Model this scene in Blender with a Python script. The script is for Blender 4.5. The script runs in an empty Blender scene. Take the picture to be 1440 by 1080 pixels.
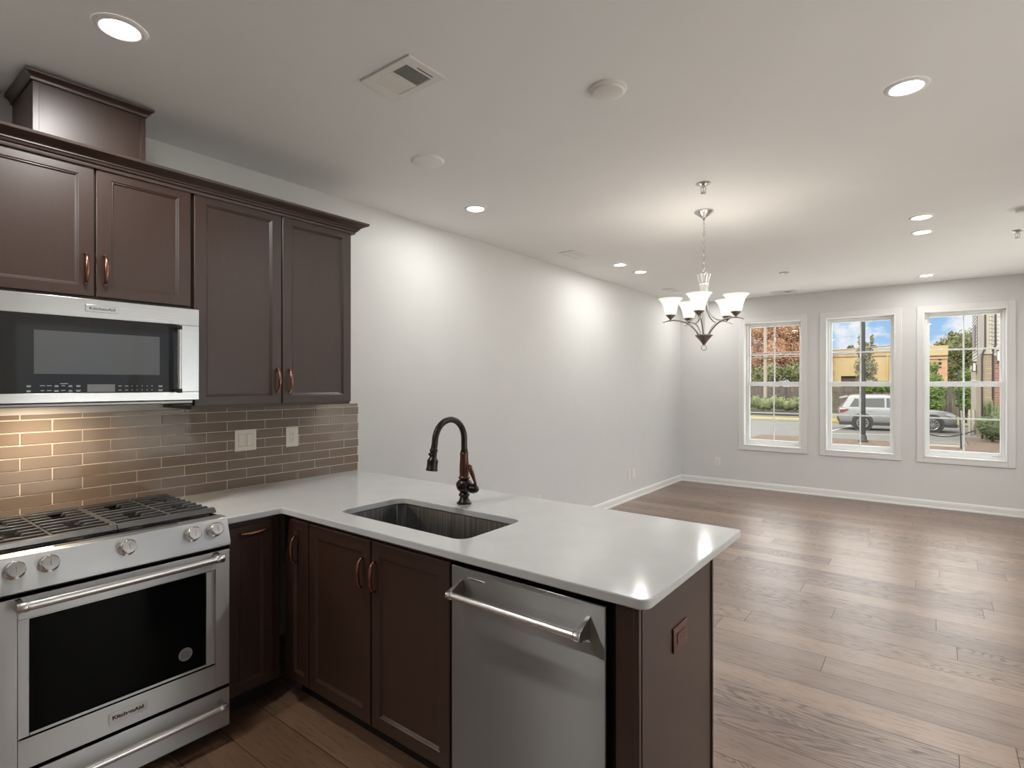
import bpy, bmesh, math, random
from math import pi, sin, cos, radians as R
from mathutils import Vector, Matrix

# ------------------------------------------------------------------ camera, world, sun, exposure
scn = bpy.context.scene
COL = scn.collection
scn.view_settings.view_transform = 'Standard'
scn.view_settings.look = 'None'
scn.view_settings.gamma = 1.0
scn.view_settings.use_curve_mapping = False
scn.view_settings.exposure = 0.72
scn.cycles.use_denoising = True
scn.cycles.sample_clamp_indirect = 6.0
scn.cycles.sample_clamp_direct = 40.0

cd = bpy.data.cameras.new('camera')
cd.sensor_width = 36.0
cd.lens = 771.05 / 1440 * 36.0
cd.shift_y = -1.45 / 1440
cd.clip_start, cd.clip_end = 0.05, 400
cam = bpy.data.objects.new('camera', cd)
COL.objects.link(cam)
cam.location = (3.0836, 0.0, 1.5015)
cam.rotation_euler = (R(90), 0, R(37.494))
scn.camera = cam

# light levels
CAN_W = 8.0          # recessed lights
WALL_CAN_W = 4.0     # the row beside the left wall
KITCHEN_W = 7.0
CHAND_W = 0.95
SUN_E = 2.0

w = bpy.data.worlds.new('sky'); scn.world = w; w.use_nodes = True
nt = w.node_tree; nt.nodes.clear()
def wn(t, **k):
    n = nt.nodes.new(t)
    for a, b in k.items(): setattr(n, a, b)
    return n
tc = wn('ShaderNodeTexCoord')
sep = wn('ShaderNodeSeparateXYZ'); nt.links.new(tc.outputs['Generated'], sep.inputs[0])
mp = wn('ShaderNodeMapping'); mp.inputs['Scale'].default_value = (9, 9, 15); mp.inputs['Location'].default_value = (2.35, 0.4, 0.1)
nt.links.new(tc.outputs['Generated'], mp.inputs[0])
nz = wn('ShaderNodeTexNoise'); nz.inputs['Scale'].default_value = 1.0; nz.inputs['Detail'].default_value = 7; nz.inputs['Roughness'].default_value = 0.62
nt.links.new(mp.outputs[0], nz.inputs['Vector'])
cr = wn('ShaderNodeValToRGB'); cr.color_ramp.elements[0].position = 0.47; cr.color_ramp.elements[1].position = 0.56
nt.links.new(nz.outputs['Fac'], cr.inputs[0])
blue = wn('ShaderNodeValToRGB')
e = blue.color_ramp.elements
e[0].position = 0.0; e[0].color = (0.62, 0.80, 0.98, 1)
e[1].position = 0.35; e[1].color = (0.16, 0.36, 0.80, 1)
x = e.new(0.12); x.color = (0.25, 0.52, 0.93, 1)
nt.links.new(sep.outputs['Z'], blue.inputs[0])
mx = wn('ShaderNodeMix', data_type='RGBA')
nt.links.new(cr.outputs[0], mx.inputs['Factor']); nt.links.new(blue.outputs[0], mx.inputs['A'])
mx.inputs['B'].default_value = (0.93, 0.95, 1.0, 1)
gain = wn('ShaderNodeMapRange'); gain.inputs['From Min'].default_value = 0.10; gain.inputs['From Max'].default_value = 0.30
gain.inputs['To Min'].default_value = 0.61; gain.inputs['To Max'].default_value = 2.6
nt.links.new(sep.outputs['Z'], gain.inputs[0])
mx2 = wn('ShaderNodeMix', data_type='RGBA')          # high bright overcast above the horizon clouds
hi = wn('ShaderNodeMapRange'); hi.inputs['From Min'].default_value = 0.10; hi.inputs['From Max'].default_value = 0.30
nt.links.new(sep.outputs['Z'], hi.inputs[0]); nt.links.new(hi.outputs[0], mx2.inputs['Factor']); nt.links.new(mx.outputs['Result'], mx2.inputs['A']); mx2.inputs['B'].default_value = (1.0, 0.975, 0.93, 1)
bg = wn('ShaderNodeBackground'); wo = wn('ShaderNodeOutputWorld')
nt.links.new(mx2.outputs['Result'], bg.inputs[0]); nt.links.new(gain.outputs[0], bg.inputs[1]); nt.links.new(bg.outputs[0], wo.inputs[0])

sd = bpy.data.lights.new('sun', 'SUN'); sd.energy = SUN_E; sd.angle = R(1.5); sd.color = (1, 0.93, 0.82)
so = bpy.data.objects.new('sun', sd); COL.objects.link(so)
so.rotation_euler = (R(52), 0, R(-12))      # shines towards +y, from behind the house

# ------------------------------------------------------------------ helpers
ALB = 1.0        # lower for the outdoor surfaces further down
def K(c): return tuple(v*ALB for v in c)
def P(name, color, rough=0.5, metal=0.0, **kw):
    color = K(color)
    m = bpy.data.materials.new(name); m.use_nodes = True
    b = m.node_tree.nodes['Principled BSDF']
    b.inputs['Base Color'].default_value = (*color, 1); b.inputs['Roughness'].default_value = rough
    b.inputs['Metallic'].default_value = metal
    for k, v in kw.items():
        b.inputs[k.replace('_', ' ')].default_value = v
    return m
def nodes(m): return m.node_tree.nodes, m.node_tree.links, m.node_tree.nodes['Principled BSDF']
def noise_color(m, c0, c1, scale=(1, 1, 1), ns=5.0, detail=4, lo=0.35, hi=0.65, bump=0.0, coord='Object'):
    N, L, b = nodes(m)
    t = N.new('ShaderNodeTexCoord'); mp = N.new('ShaderNodeMapping'); mp.inputs['Scale'].default_value = scale
    n = N.new('ShaderNodeTexNoise'); n.inputs['Scale'].default_value = ns; n.inputs['Detail'].default_value = detail
    r = N.new('ShaderNodeValToRGB'); r.color_ramp.elements[0].position = lo; r.color_ramp.elements[1].position = hi
    r.color_ramp.elements[0].color = (*K(c0), 1); r.color_ramp.elements[1].color = (*K(c1), 1)
    L.new(t.outputs[coord], mp.inputs[0]); L.new(mp.outputs[0], n.inputs['Vector']); L.new(n.outputs['Fac'], r.inputs[0]); L.new(r.outputs[0], b.inputs['Base Color'])
    if bump:
        bp = N.new('ShaderNodeBump'); bp.inputs['Strength'].default_value = bump; bp.inputs['Distance'].default_value = 0.002
        L.new(n.outputs['Fac'], bp.inputs['Height']); L.new(bp.outputs[0], b.inputs['Normal'])
    return m
def brushed(name, color, rough, aniso, tangent=(0, 0, 1), scale=(3, 3, 500)):
    m = P(name, color, rough, 1.0); N, L, b = nodes(m)
    b.inputs['Anisotropic'].default_value = aniso
    c = N.new('ShaderNodeCombineXYZ')
    for i in range(3): c.inputs[i].default_value = tangent[i]
    L.new(c.outputs[0], b.inputs['Tangent'])
    t = N.new('ShaderNodeTexCoord'); mp = N.new('ShaderNodeMapping'); mp.inputs['Scale'].default_value = scale
    n = N.new('ShaderNodeTexNoise'); n.inputs['Scale'].default_value = 1.0; n.inputs['Detail'].default_value = 3
    mr = N.new('ShaderNodeMapRange'); mr.inputs['To Min'].default_value = rough - 0.05; mr.inputs['To Max'].default_value = rough + 0.07
    L.new(t.outputs['Object'], mp.inputs[0]); L.new(mp.outputs[0], n.inputs['Vector']); L.new(n.outputs['Fac'], mr.inputs[0]); L.new(mr.outputs[0], b.inputs['Roughness'])
    return m
def emis(name, color, s):
    m = P(name, color, 0.5); b = m.node_tree.nodes['Principled BSDF']
    b.inputs['Emission Color'].default_value = (*color, 1); b.inputs['Emission Strength'].default_value = s
    return m

class MB:
    """collects shapes in world space, build() links them as one mesh object"""
    def __init__(self): self.bm = bmesh.new()
    def box(self, x0, x1, y0, y1, z0, z1):
        v = [self.bm.verts.new((x, y, z)) for x in (x0, x1) for y in (y0, y1) for z in (z0, z1)]
        for f in ((0, 1, 3, 2), (4, 6, 7, 5), (0, 4, 5, 1), (2, 3, 7, 6), (0, 2, 6, 4), (1, 5, 7, 3)): self.bm.faces.new([v[i] for i in f])
        return self
    def obox(self, c, ax, ay, az):          # oriented box from centre and half axes
        c, ax, ay, az = map(Vector, (c, ax, ay, az))
        v = [self.bm.verts.new(c + i*ax + j*ay + k*az) for i in (-1, 1) for j in (-1, 1) for k in (-1, 1)]
        for f in ((0, 1, 3, 2), (4, 6, 7, 5), (0, 4, 5, 1), (2, 3, 7, 6), (0, 2, 6, 4), (1, 5, 7, 3)): self.bm.faces.new([v[i] for i in f])
        return self
    def prism(self, pts, ext):              # polygon pts (3d) extruded by the vector ext
        ext = Vector(ext); a = [self.bm.verts.new(p) for p in pts]; b = [self.bm.verts.new(Vector(p) + ext) for p in pts]; n = len(pts)
        self.bm.faces.new(a); self.bm.faces.new(b[::-1])
        for i in range(n): self.bm.faces.new((a[i], b[i], b[(i+1) % n], a[(i+1) % n]))
        return self
    def lathe(self, prof, c, axis=(0, 0, 1), seg=32, caps=True):   # prof = [(radius, height)...]
        ax = Vector(axis).normalized(); c = Vector(c)
        u = ax.orthogonal().normalized(); v = ax.cross(u); rings = []
        for r, h in prof:
            if r < 1e-6: rings.append([self.bm.verts.new(c + ax*h)])
            else: rings.append([self.bm.verts.new(c + ax*h + r*(cos(2*pi*i/seg)*u + sin(2*pi*i/seg)*v)) for i in range(seg)])
        for a, b in zip(rings, rings[1:]):
            for i in range(seg):
                j = (i+1) % seg
                if len(a) == 1 and len(b) == 1: continue
                if len(a) == 1: self.bm.faces.new((a[0], b[j], b[i]))
                elif len(b) == 1: self.bm.faces.new((a[i], a[j], b[0]))
                else: self.bm.faces.new((a[i], a[j], b[j], b[i]))
        if caps:
            for r in (rings[0], rings[-1]):
                if len(r) > 1: self.bm.faces.new(r)
        return self
    def cyl(self, p0, p1, r, seg=20, r1=None):
        p0, p1 = Vector(p0), Vector(p1); d = p1 - p0
        return self.lathe([(r, 0), (r if r1 is None else r1, d.length)], p0, d, seg)
    def tube(self, pts, r, seg=10, closed=False):
        pts = [Vector(p) for p in pts]; n = len(pts); rad = r if isinstance(r, (list, tuple)) else [r]*n
        rings = []; up = None
        for i, p in enumerate(pts):
            if closed: d = (pts[(i+1) % n] - pts[i-1]).normalized()
            else: d = (pts[min(i+1, n-1)] - pts[max(i-1, 0)]).normalized()
            if up is None: up = d.orthogonal().normalized()
            up = (up - d*up.dot(d)); up = up.normalized() if up.length > 1e-6 else d.orthogonal().normalized()
            s = d.cross(up)
            rings.append([self.bm.verts.new(p + rad[i]*(cos(2*pi*k/seg)*up + sin(2*pi*k/seg)*s)) for k in range(seg)])
        m = n if closed else n-1
        for i in range(m):
            a, b = rings[i], rings[(i+1) % n]
            for k in range(seg): self.bm.faces.new((a[k], a[(k+1) % seg], b[(k+1) % seg], b[k]))
        if not closed: self.bm.faces.new(rings[0][::-1]); self.bm.faces.new(rings[-1])
        return self
    def sphere(self, c, r, sc=(1, 1, 1), sub=2):
        m = Matrix.Translation(c) @ Matrix.Diagonal((*[r*s for s in sc], 1))
        bmesh.ops.create_icosphere(self.bm, subdivisions=sub, radius=1.0, matrix=m); return self
    def quad(self, a, b, c, d):
        self.bm.faces.new([self.bm.verts.new(p) for p in (a, b, c, d)]); return self
    def build(self, name, mat, parent=None, bevel=0.0, smooth=40, origin=None, segs=2, recalc=True):
        bm = self.bm
        if recalc: bmesh.ops.recalc_face_normals(bm, faces=bm.faces[:])
        off = parent.matrix_world.translation if parent else Vector(origin or (0, 0, 0))
        if parent is not None:
            q = parent; off = Vector((0, 0, 0))
            while q is not None: off = off + q.location; q = q.parent
        bmesh.ops.translate(bm, verts=bm.verts[:], vec=-Vector(off))
        me = bpy.data.meshes.new(name); bm.to_mesh(me); bm.free()
        if smooth:
            me.shade_smooth(); me.set_sharp_from_angle(angle=R(smooth))
        me.materials.append(mat)
        o = bpy.data.objects.new(name, me); COL.objects.link(o)
        if parent is not None: o.parent = parent
        else: o.location = off
        if bevel:
            b = o.modifiers.new('bevel', 'BEVEL'); b.width = bevel; b.segments = segs; b.limit_method = 'ANGLE'; b.angle_limit = R(35)
        return o
def tag(o, label, cat, group=None, kind=None):
    o['label'] = label; o['category'] = cat
    if group: o['group'] = group
    if kind: o['kind'] = kind
    return o
def thing(name, loc, label, cat, group=None):
    o = bpy.data.objects.new(name, None); COL.objects.link(o); o.location = loc; o.empty_display_size = 0.1
    return tag(o, label, cat, group)
def struct(o): o['kind'] = 'structure'; return o
def copy_tree(o, parent=None):
    c = o.copy(); COL.objects.link(c)
    if parent: c.parent = parent; c.matrix_parent_inverse = o.matrix_parent_inverse
    for ch in list(o.children): copy_tree(ch, c)
    return c
def text(name, body, size, mat, parent, pos, right, up, sx=1.0, bold=0.0):
    cu = bpy.data.curves.new(name, 'FONT'); cu.body = body; cu.size = size; cu.align_x = 'CENTER'; cu.align_y = 'CENTER'; cu.extrude = 0.0004; cu.offset = bold
    tmp = bpy.data.objects.new('tmp', cu); COL.objects.link(tmp)
    bpy.context.view_layer.update()
    me = bpy.data.meshes.new_from_object(tmp.evaluated_get(bpy.context.evaluated_depsgraph_get()))
    bpy.data.objects.remove(tmp)
    right, up = Vector(right), Vector(up); n = right.cross(up)
    M = Matrix((right, up, n)).transposed().to_4x4()
    off = Vector((0, 0, 0)); q = parent
    while q is not None: off = off + q.location; q = q.parent
    me.transform(Matrix.Translation(Vector(pos) - off) @ M @ Matrix.Diagonal((sx, 1, 1, 1)))
    me.materials.clear(); me.materials.append(mat)
    o = bpy.data.objects.new(name, me); COL.objects.link(o); o.parent = parent
    return o
def light(name, kind, energy, pos, color, parent=None, size=0.1, rot=(0, 0, 0), spread=180):
    d = bpy.data.lights.new(name, kind); d.energy = energy; d.color = color
    if kind == 'AREA': d.shape = 'DISK'; d.size = size; d.spread = R(spread)
    else: d.shadow_soft_size = size
    o = bpy.data.objects.new(name, d); COL.objects.link(o)
    o.location = Vector(pos) - (parent.location if parent else Vector()); o.rotation_euler = rot
    if parent: o.parent = parent
    return o

# ------------------------------------------------------------------ materials
WALL = noise_color(P('wall_paint', (0.70, 0.68, 0.65), 0.55), (0.690, 0.688, 0.676), (0.704, 0.702, 0.690), ns=3)
CEIL = noise_color(P('ceiling_paint', (0.70, 0.68, 0.65), 0.8), (0.885, 0.888, 0.885), (0.90, 0.903, 0.90), ns=2)
TRIM = P('white_trim_paint', (0.82, 0.82, 0.80), 0.35)
CASING = P('casing_paint', (0.76, 0.75, 0.73), 0.4)
VINYL = P('white_vinyl', (0.86, 0.87, 0.87), 0.3)
PLASTIC = P('white_plastic', (0.80, 0.78, 0.74), 0.35)
IVORY = P('ivory_plastic', (0.82, 0.76, 0.66), 0.3)
SLOT = P('dark_slot', (0.03, 0.03, 0.03), 0.6)
WOOD = noise_color(P('espresso_wood', (0.03, 0.012, 0.009), 0.41, Specular_IOR_Level=0.72, Coat_Weight=0.15, Coat_Roughness=0.3),
                   (0.039, 0.0160, 0.0093), (0.043, 0.0185, 0.0108), scale=(6, 6, 0.6), ns=8, detail=6)
WOODIN = P('cabinet_shadow_gap', (0.012, 0.007, 0.006), 0.6)
COPPER = P('copper_bronze', (0.36, 0.17, 0.125), 0.26, 1.0)
BRONZE = noise_color(P('oil_rubbed_bronze', (0.05, 0.04, 0.036), 0.3, 0.9), (0.035, 0.030, 0.028), (0.075, 0.058, 0.05), ns=30)
BRONZE_BROWN = P('brown_bronze', (0.15, 0.072, 0.05), 0.33, 0.9)
STEEL = brushed('brushed_steel', (0.60, 0.595, 0.585), 0.43, 0.85)
STEEL_DW = brushed('dark_brushed_steel', (0.30, 0.298, 0.293), 0.34, 1.0)
STEEL_TOP = brushed('steel_bright', (0.72, 0.71, 0.70), 0.24, 0.5)
BAR = P('handle_steel', (0.80, 0.79, 0.77), 0.24, 1.0)
CHROME = P('knob_chrome', (0.86, 0.85, 0.84), 0.17, 1.0)
NICKEL = P('brushed_nickel', (0.62, 0.61, 0.59), 0.22, 1.0)
NICKEL_DARK = P('dark_nickel', (0.34, 0.33, 0.32), 0.3, 1.0)
BLACKGLASS = P('black_glass', (0.030, 0.029, 0.028), 0.05, Specular_IOR_Level=0.3)
OVENGLASS = P('oven_glass', (0.004, 0.004, 0.004), 0.08, Specular_IOR_Level=0.07)
SCREEN = P('microwave_screen', (0.11, 0.11, 0.108), 0.12)  # grey holds the reflection on the door as well as its mesh
DISPLAY = P('display_grey', (0.20, 0.20, 0.20), 0.2)
IRON = noise_color(P('cast_iron', (0.05, 0.05, 0.05), 0.36), (0.060, 0.060, 0.061), (0.085, 0.085, 0.086), ns=40, bump=0.15)
ENAMEL = P('black_enamel', (0.010, 0.010, 0.010), 0.15)
BLACKP = P('black_plastic', (0.012, 0.012, 0.012), 0.4)
INK = P('print_ink_dark', (0.03, 0.03, 0.03), 0.5)
INKW = P('print_ink_light', (0.55, 0.55, 0.55), 0.5)
SINKM = noise_color(P('sink_graphite', (0.075, 0.075, 0.072), 0.38, 0.75), (0.065, 0.065, 0.063), (0.13, 0.13, 0.127), scale=(60, 60, 1.5), ns=2, detail=2)
QUARTZ = noise_color(P('white_quartz', (0.72, 0.72, 0.70), 0.11, Specular_IOR_Level=0.55), (0.57, 0.58, 0.578), (0.60, 0.61, 0.608), ns=6, detail=8)
GROUT = P('grout', (0.88, 0.77, 0.67), 0.8)
TILE = noise_color(P('taupe_glass_tile', (0.17, 0.135, 0.115), 0.10, Specular_IOR_Level=0.36), (0.205, 0.156, 0.120), (0.230, 0.176, 0.138), ns=1.7, detail=2)
N, L, b = nodes(TILE)
t = N.new('ShaderNodeTexCoord'); n = N.new('ShaderNodeTexNoise'); n.inputs['Scale'].default_value = 14; n.inputs['Detail'].default_value = 1
bp_ = N.new('ShaderNodeBump'); bp_.inputs['Strength'].default_value = 0.16; bp_.inputs['Distance'].default_value = 0.004
L.new(t.outputs['Object'], n.inputs['Vector']); L.new(n.outputs['Fac'], bp_.inputs['Height']); L.new(bp_.outputs[0], b.inputs['Normal'])
LENS = emis('light_lens', (1.0, 0.97, 0.92), 14)
def shade_mat():
    m = bpy.data.materials.new('frosted_shade_glass'); m.use_nodes = True; n = m.node_tree.nodes; n.clear(); l = m.node_tree.links
    o = n.new('ShaderNodeOutputMaterial'); a = n.new('ShaderNodeAddShader'); e_ = n.new('ShaderNodeEmission'); t_ = n.new('ShaderNodeBsdfTranslucent')
    e_.inputs[0].default_value = (1, 0.96, 0.88, 1); e_.inputs[1].default_value = 0.32; t_.inputs[0].default_value = (0.40, 0.395, 0.37, 1)
    d_ = n.new('ShaderNodeBsdfPrincipled'); d_.inputs['Base Color'].default_value = (0.8, 0.78, 0.74, 1); d_.inputs['Roughness'].default_value = 0.3
    ms = n.new('ShaderNodeMixShader'); ms.inputs[0].default_value = 0.6
    l.new(d_.outputs[0], ms.inputs[1]); l.new(t_.outputs[0], ms.inputs[2]); l.new(ms.outputs[0], a.inputs[0]); l.new(e_.outputs[0], a.inputs[1]); l.new(a.outputs[0], o.inputs[0])
    return m
SHADE = shade_mat()
def glass_mat():
    m = bpy.data.materials.new('window_glass'); m.use_nodes = True; n = m.node_tree.nodes; n.clear(); l = m.node_tree.links
    o = n.new('ShaderNodeOutputMaterial'); ms = n.new('ShaderNodeMixShader'); g = n.new('ShaderNodeBsdfGlossy'); t_ = n.new('ShaderNodeBsdfTransparent')
    g.inputs['Roughness'].default_value = 0.0; g.inputs['Color'].default_value = (1, 1, 1, 1); t_.inputs['Color'].default_value = (0.98, 0.99, 0.985, 1)
    lw = n.new('ShaderNodeLayerWeight'); lw.inputs[0].default_value = 0.5
    p_ = n.new('ShaderNodeMath'); p_.operation = 'POWER'; p_.inputs[1].default_value = 4.0
    mr = n.new('ShaderNodeMapRange'); mr.inputs['To Min'].default_value = 0.035; mr.inputs['To Max'].default_value = 0.8
    l.new(lw.outputs['Facing'], p_.inputs[0]); l.new(p_.outputs[0], mr.inputs[0]); l.new(mr.outputs[0], ms.inputs[0])
    l.new(t_.outputs[0], ms.inputs[1]); l.new(g.outputs[0], ms.inputs[2]); l.new(ms.outputs[0], o.inputs[0]); return m
GLASS = glass_mat()

def floor_mat():
    m = P('dark_oak_planks', (0.06, 0.03, 0.02), 0.4, Specular_IOR_Level=0.9); N, L, b = nodes(m)
    def math_(op, a, bb=None):
        n = N.new('ShaderNodeMath'); n.operation = op
        for i, v in enumerate((a, bb)):
            if v is None: continue
            if isinstance(v, (int, float)): n.inputs[i].default_value = v
            else: L.new(v, n.inputs[i])
        return n.outputs[0]
    t = N.new('ShaderNodeTexCoord'); s = N.new('ShaderNodeSeparateXYZ'); L.new(t.outputs['Object'], s.inputs[0])
    W, LEN = 0.1935, 1.65
    v = math_('ADD', math_('DIVIDE', s.outputs['Y'], W), 20.24)
    row = math_('FLOOR', v); fv = math_('FRACT', v)
    wn1 = N.new('ShaderNodeTexWhiteNoise'); wn1.noise_dimensions = '1D'; L.new(row, wn1.inputs['W'])
    u = math_('ADD', math_('DIVIDE', s.outputs['X'], LEN), math_('MULTIPLY', wn1.outputs['Value'], 7.31))
    idx = math_('FLOOR', u); fu = math_('FRACT', u)
    c2 = N.new('ShaderNodeCombineXYZ'); L.new(row, c2.inputs[0]); L.new(idx, c2.inputs[1])
    wn2 = N.new('ShaderNodeTexWhiteNoise'); wn2.noise_dimensions = '2D'; L.new(c2.outputs[0], wn2.inputs['Vector'])
    rnd = N.new('ShaderNodeSeparateColor'); L.new(wn2.outputs['Color'], rnd.inputs[0])
    # grain coordinates, shifted per plank
    gx = math_('ADD', math_('MULTIPLY', s.outputs['X'], 1.0), math_('MULTIPLY', rnd.outputs[0], 37.0))
    gy = math_('ADD', math_('MULTIPLY', s.outputs['Y'], 1.0), math_('MULTIPLY', rnd.outputs[1], 53.0))
    g = N.new('ShaderNodeCombineXYZ'); L.new(gx, g.inputs[0]); L.new(gy, g.inputs[1])
    def nz(scale, ns, detail, rough=0.6, dist=0.0):
        mp = N.new('ShaderNodeMapping'); mp.inputs['Scale'].default_value = scale; L.new(g.outputs[0], mp.inputs[0])
        n = N.new('ShaderNodeTexNoise'); n.inputs['Scale'].default_value = ns; n.inputs['Detail'].default_value = detail; n.inputs['Roughness'].default_value = rough; n.inputs['Distortion'].default_value = dist
        L.new(mp.outputs[0], n.inputs['Vector']); return n.outputs['Fac']
    fine = nz((3, 60, 1), 1.0, 4)
    band = nz((0.8, 7.0, 1), 1.0, 3)
    # cathedral figure: rings from a stretched noise field
    fld = nz((0.9, 5.5, 1), 1.0, 2, 0.5, 0.4)
    ring = math_('ABSOLUTE', math_('SINE', math_('MULTIPLY', fld, 95.0)))
    ringd = math_('POWER', ring, 6.0)
    pores = math_('GREATER_THAN', nz((9, 70, 1), 1.0, 3), 0.56)
    fig = math_('MULTIPLY', ringd, math_('GREATER_THAN', rnd.outputs[2], 0.45))
    dark = math_('ADD', math_('MULTIPLY', fig, 0.55), math_('MULTIPLY', pores, 0.26))
    base = N.new('ShaderNodeValToRGB'); el = base.color_ramp.elements
    el[0].position = 0.3; el[0].color = (0.095, 0.037, 0.015, 1); el[1].position = 0.72; el[1].color = (0.285, 0.170, 0.106, 1)
    mixv = math_('ADD', math_('MULTIPLY', band, 0.55), math_('ADD', math_('MULTIPLY', fine, 0.25), math_('MULTIPLY', rnd.outputs[0], 0.22)))
    L.new(mixv, base.inputs[0])
    mx = N.new('ShaderNodeMix'); mx.data_type = 'RGBA'; L.new(math_('MINIMUM', dark, 0.8), mx.inputs['Factor']); L.new(base.outputs[0], mx.inputs['A']); mx.inputs['B'].default_value = (0.022, 0.012, 0.008, 1)
    gap = math_('MAXIMUM', math_('LESS_THAN', math_('MULTIPLY', math_('MINIMUM', fv, math_('SUBTRACT', 1.0, fv)), W), 0.0016),
                math_('LESS_THAN', math_('MULTIPLY', math_('MINIMUM', fu, math_('SUBTRACT', 1.0, fu)), LEN), 0.0018))
    mg = N.new('ShaderNodeMix'); mg.data_type = 'RGBA'; L.new(gap, mg.inputs['Factor']); L.new(mx.outputs['Result'], mg.inputs['A']); mg.inputs['B'].default_value = (0.010, 0.007, 0.006, 1)
    L.new(mg.outputs['Result'], b.inputs['Base Color'])
    rg = N.new('ShaderNodeMapRange'); rg.inputs['To Min'].default_value = 0.30; rg.inputs['To Max'].default_value = 0.46
    L.new(math_('ADD', math_('MULTIPLY', band, 0.6), math_('MULTIPLY', math_('MAXIMUM', dark, gap), 0.6)), rg.inputs[0]); L.new(rg.outputs[0], b.inputs['Roughness'])
    sp = N.new('ShaderNodeMapRange'); sp.inputs['To Min'].default_value = 1.0; sp.inputs['To Max'].default_value = 0.25
    L.new(math_('MAXIMUM', dark, gap), sp.inputs[0]); L.new(sp.outputs[0], b.inputs['Specular IOR Level'])
    bu = N.new('ShaderNodeBump'); bu.inputs['Strength'].default_value = 0.25; bu.inputs['Distance'].default_value = 0.0015; bu.invert = True
    L.new(math_('ADD', math_('MAXIMUM', dark, gap), math_('MULTIPLY', fine, 0.6)), bu.inputs['Height']); L.new(bu.outputs[0], b.inputs['Normal'])
    b.inputs['Coat Weight'].default_value = 0.36; b.inputs['Coat Roughness'].default_value = 0.33; b.inputs['Coat IOR'].default_value = 1.7
    b.inputs['Sheen Weight'].default_value = 0.06; b.inputs['Sheen Roughness'].default_value = 0.5
    return m
FLOOR = floor_mat()

# ------------------------------------------------------------------ room shell
H, F, XR, YB = 2.716, 8.30, 4.66, -4.0
FT = 0.20
struct(MB().box(0, XR, YB, F, -0.12, 0).build('floor', FLOOR))
struct(MB().box(-0.15, XR + 0.15, YB - 0.15, F + FT, H, H + 0.25).build('ceiling', CEIL))
struct(MB().box(-0.15, 0, YB, F, -0.12, H).build('wall_left', WALL))
DY0, DY1, DZ1 = 1.20, 3.30, 2.15         # patio door added in the right wall as a daylight source, out of frame
mb = MB(); mb.box(XR, XR + 0.15, YB, DY0, -0.12, H); mb.box(XR, XR + 0.15, DY1, 5.0, -0.12, H); mb.box(XR, XR + 0.15, 7.4, F, -0.12, H); mb.box(XR, XR + 0.15, 5.0, 7.4, -0.12, .6); mb.box(XR, XR + 0.15, 5.0, 7.4, 2.37, H); mb.box(XR, XR + 0.15, DY0, DY1, DZ1, H); mb.box(XR, XR + 0.15, DY0, DY1, -0.12, 0.0)
struct(mb.build('wall_right', WALL, smooth=0))
wr_ = bpy.data.objects.new('window_4', None); COL.objects.link(wr_); wr_.location = (XR, 6.2, .6); struct(wr_)     # wide window added further along the right wall for daylight, out of frame
mb = MB()
for a_, b_ in ((5.0, 5.06), (6.17, 6.23), (7.34, 7.4)): mb.box(XR + .03, XR + .11, a_, b_, .6, 2.37)
mb.box(XR + .03, XR + .11, 5.06, 7.34, .6, .66); mb.box(XR + .03, XR + .11, 5.06, 7.34, 2.31, 2.37); mb.box(XR + .04, XR + .10, 5.06, 7.34, 1.46, 1.51)
mb.build('frame', VINYL, wr_, bevel=.004)
for a_, b_ in ((5.06, 6.17), (6.23, 7.34)): MB().box(XR + .065, XR + .071, a_, b_, .66, 2.31).build('pane', GLASS, wr_, smooth=0)
mb = MB(); mb.box(XR - .017, XR, 4.935, 5.0, .535, 2.435); mb.box(XR - .017, XR, 7.4, 7.465, .535, 2.435); mb.box(XR - .017, XR, 5.0, 7.4, 2.37, 2.435); mb.box(XR - .017, XR, 5.0, 7.4, .535, .6); mb.build('casing', CASING, wr_, bevel=.003)
dr_ = bpy.data.objects.new('added_door', None); COL.objects.link(dr_); dr_.location = (XR, (DY0 + DY1)/2, 0); struct(dr_)  # unseen glazed door, added to let daylight in
mb = MB(); ym_ = (DY0 + DY1)/2
for a_, b_ in ((DY0, DY0 + .08), (ym_ - .05, ym_ + .05), (DY1 - .08, DY1)): mb.box(XR + .03, XR + .11, a_, b_, 0, DZ1)
mb.box(XR + .03, XR + .11, DY0, DY1, DZ1 - .08, DZ1); mb.box(XR + .03, XR + .11, DY0, DY1, 0, .10)
mb.build('frame', VINYL, dr_, bevel=.004)
for a_, b_ in ((DY0 + .08, ym_ - .05), (ym_ + .05, DY1 - .08)): MB().box(XR + .065, XR + .071, a_, b_, .10, DZ1 - .08).build('pane', GLASS, dr_, smooth=0)
mb = MB()
mb.box(XR - .017, XR, DY0 - .07, DY0, 0, DZ1 + .07); mb.box(XR - .017, XR, DY1, DY1 + .07, 0, DZ1 + .07); mb.box(XR - .017, XR, DY0, DY1, DZ1, DZ1 + .07)
mb.build('casing', CASING, dr_, bevel=.003)
struct(MB().box(-0.15, XR + 0.15, YB - 0.15, YB, -0.12, H).build('wall_back', WALL))
WZ0, WZ1 = 0.605, 2.367
WX = [(0.855, 1.745), (1.890, 2.780), (2.930, 3.822)]
CW = 0.064
mb = MB()
op = [(a + CW, bb - CW) for a, bb in WX]
mb.box(-0.15, XR + 0.15, F, F + FT, -0.12, WZ0); mb.box(-0.15, XR + 0.15, F, F + FT, WZ1, H)
xs = [-0.15] + [q for o in op for q in o] + [XR + 0.15]
for i in range(0, len(xs), 2): mb.box(xs[i], xs[i+1], F, F + FT, WZ0, WZ1)
struct(mb.build('wall_far', WALL, smooth=0))

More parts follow.
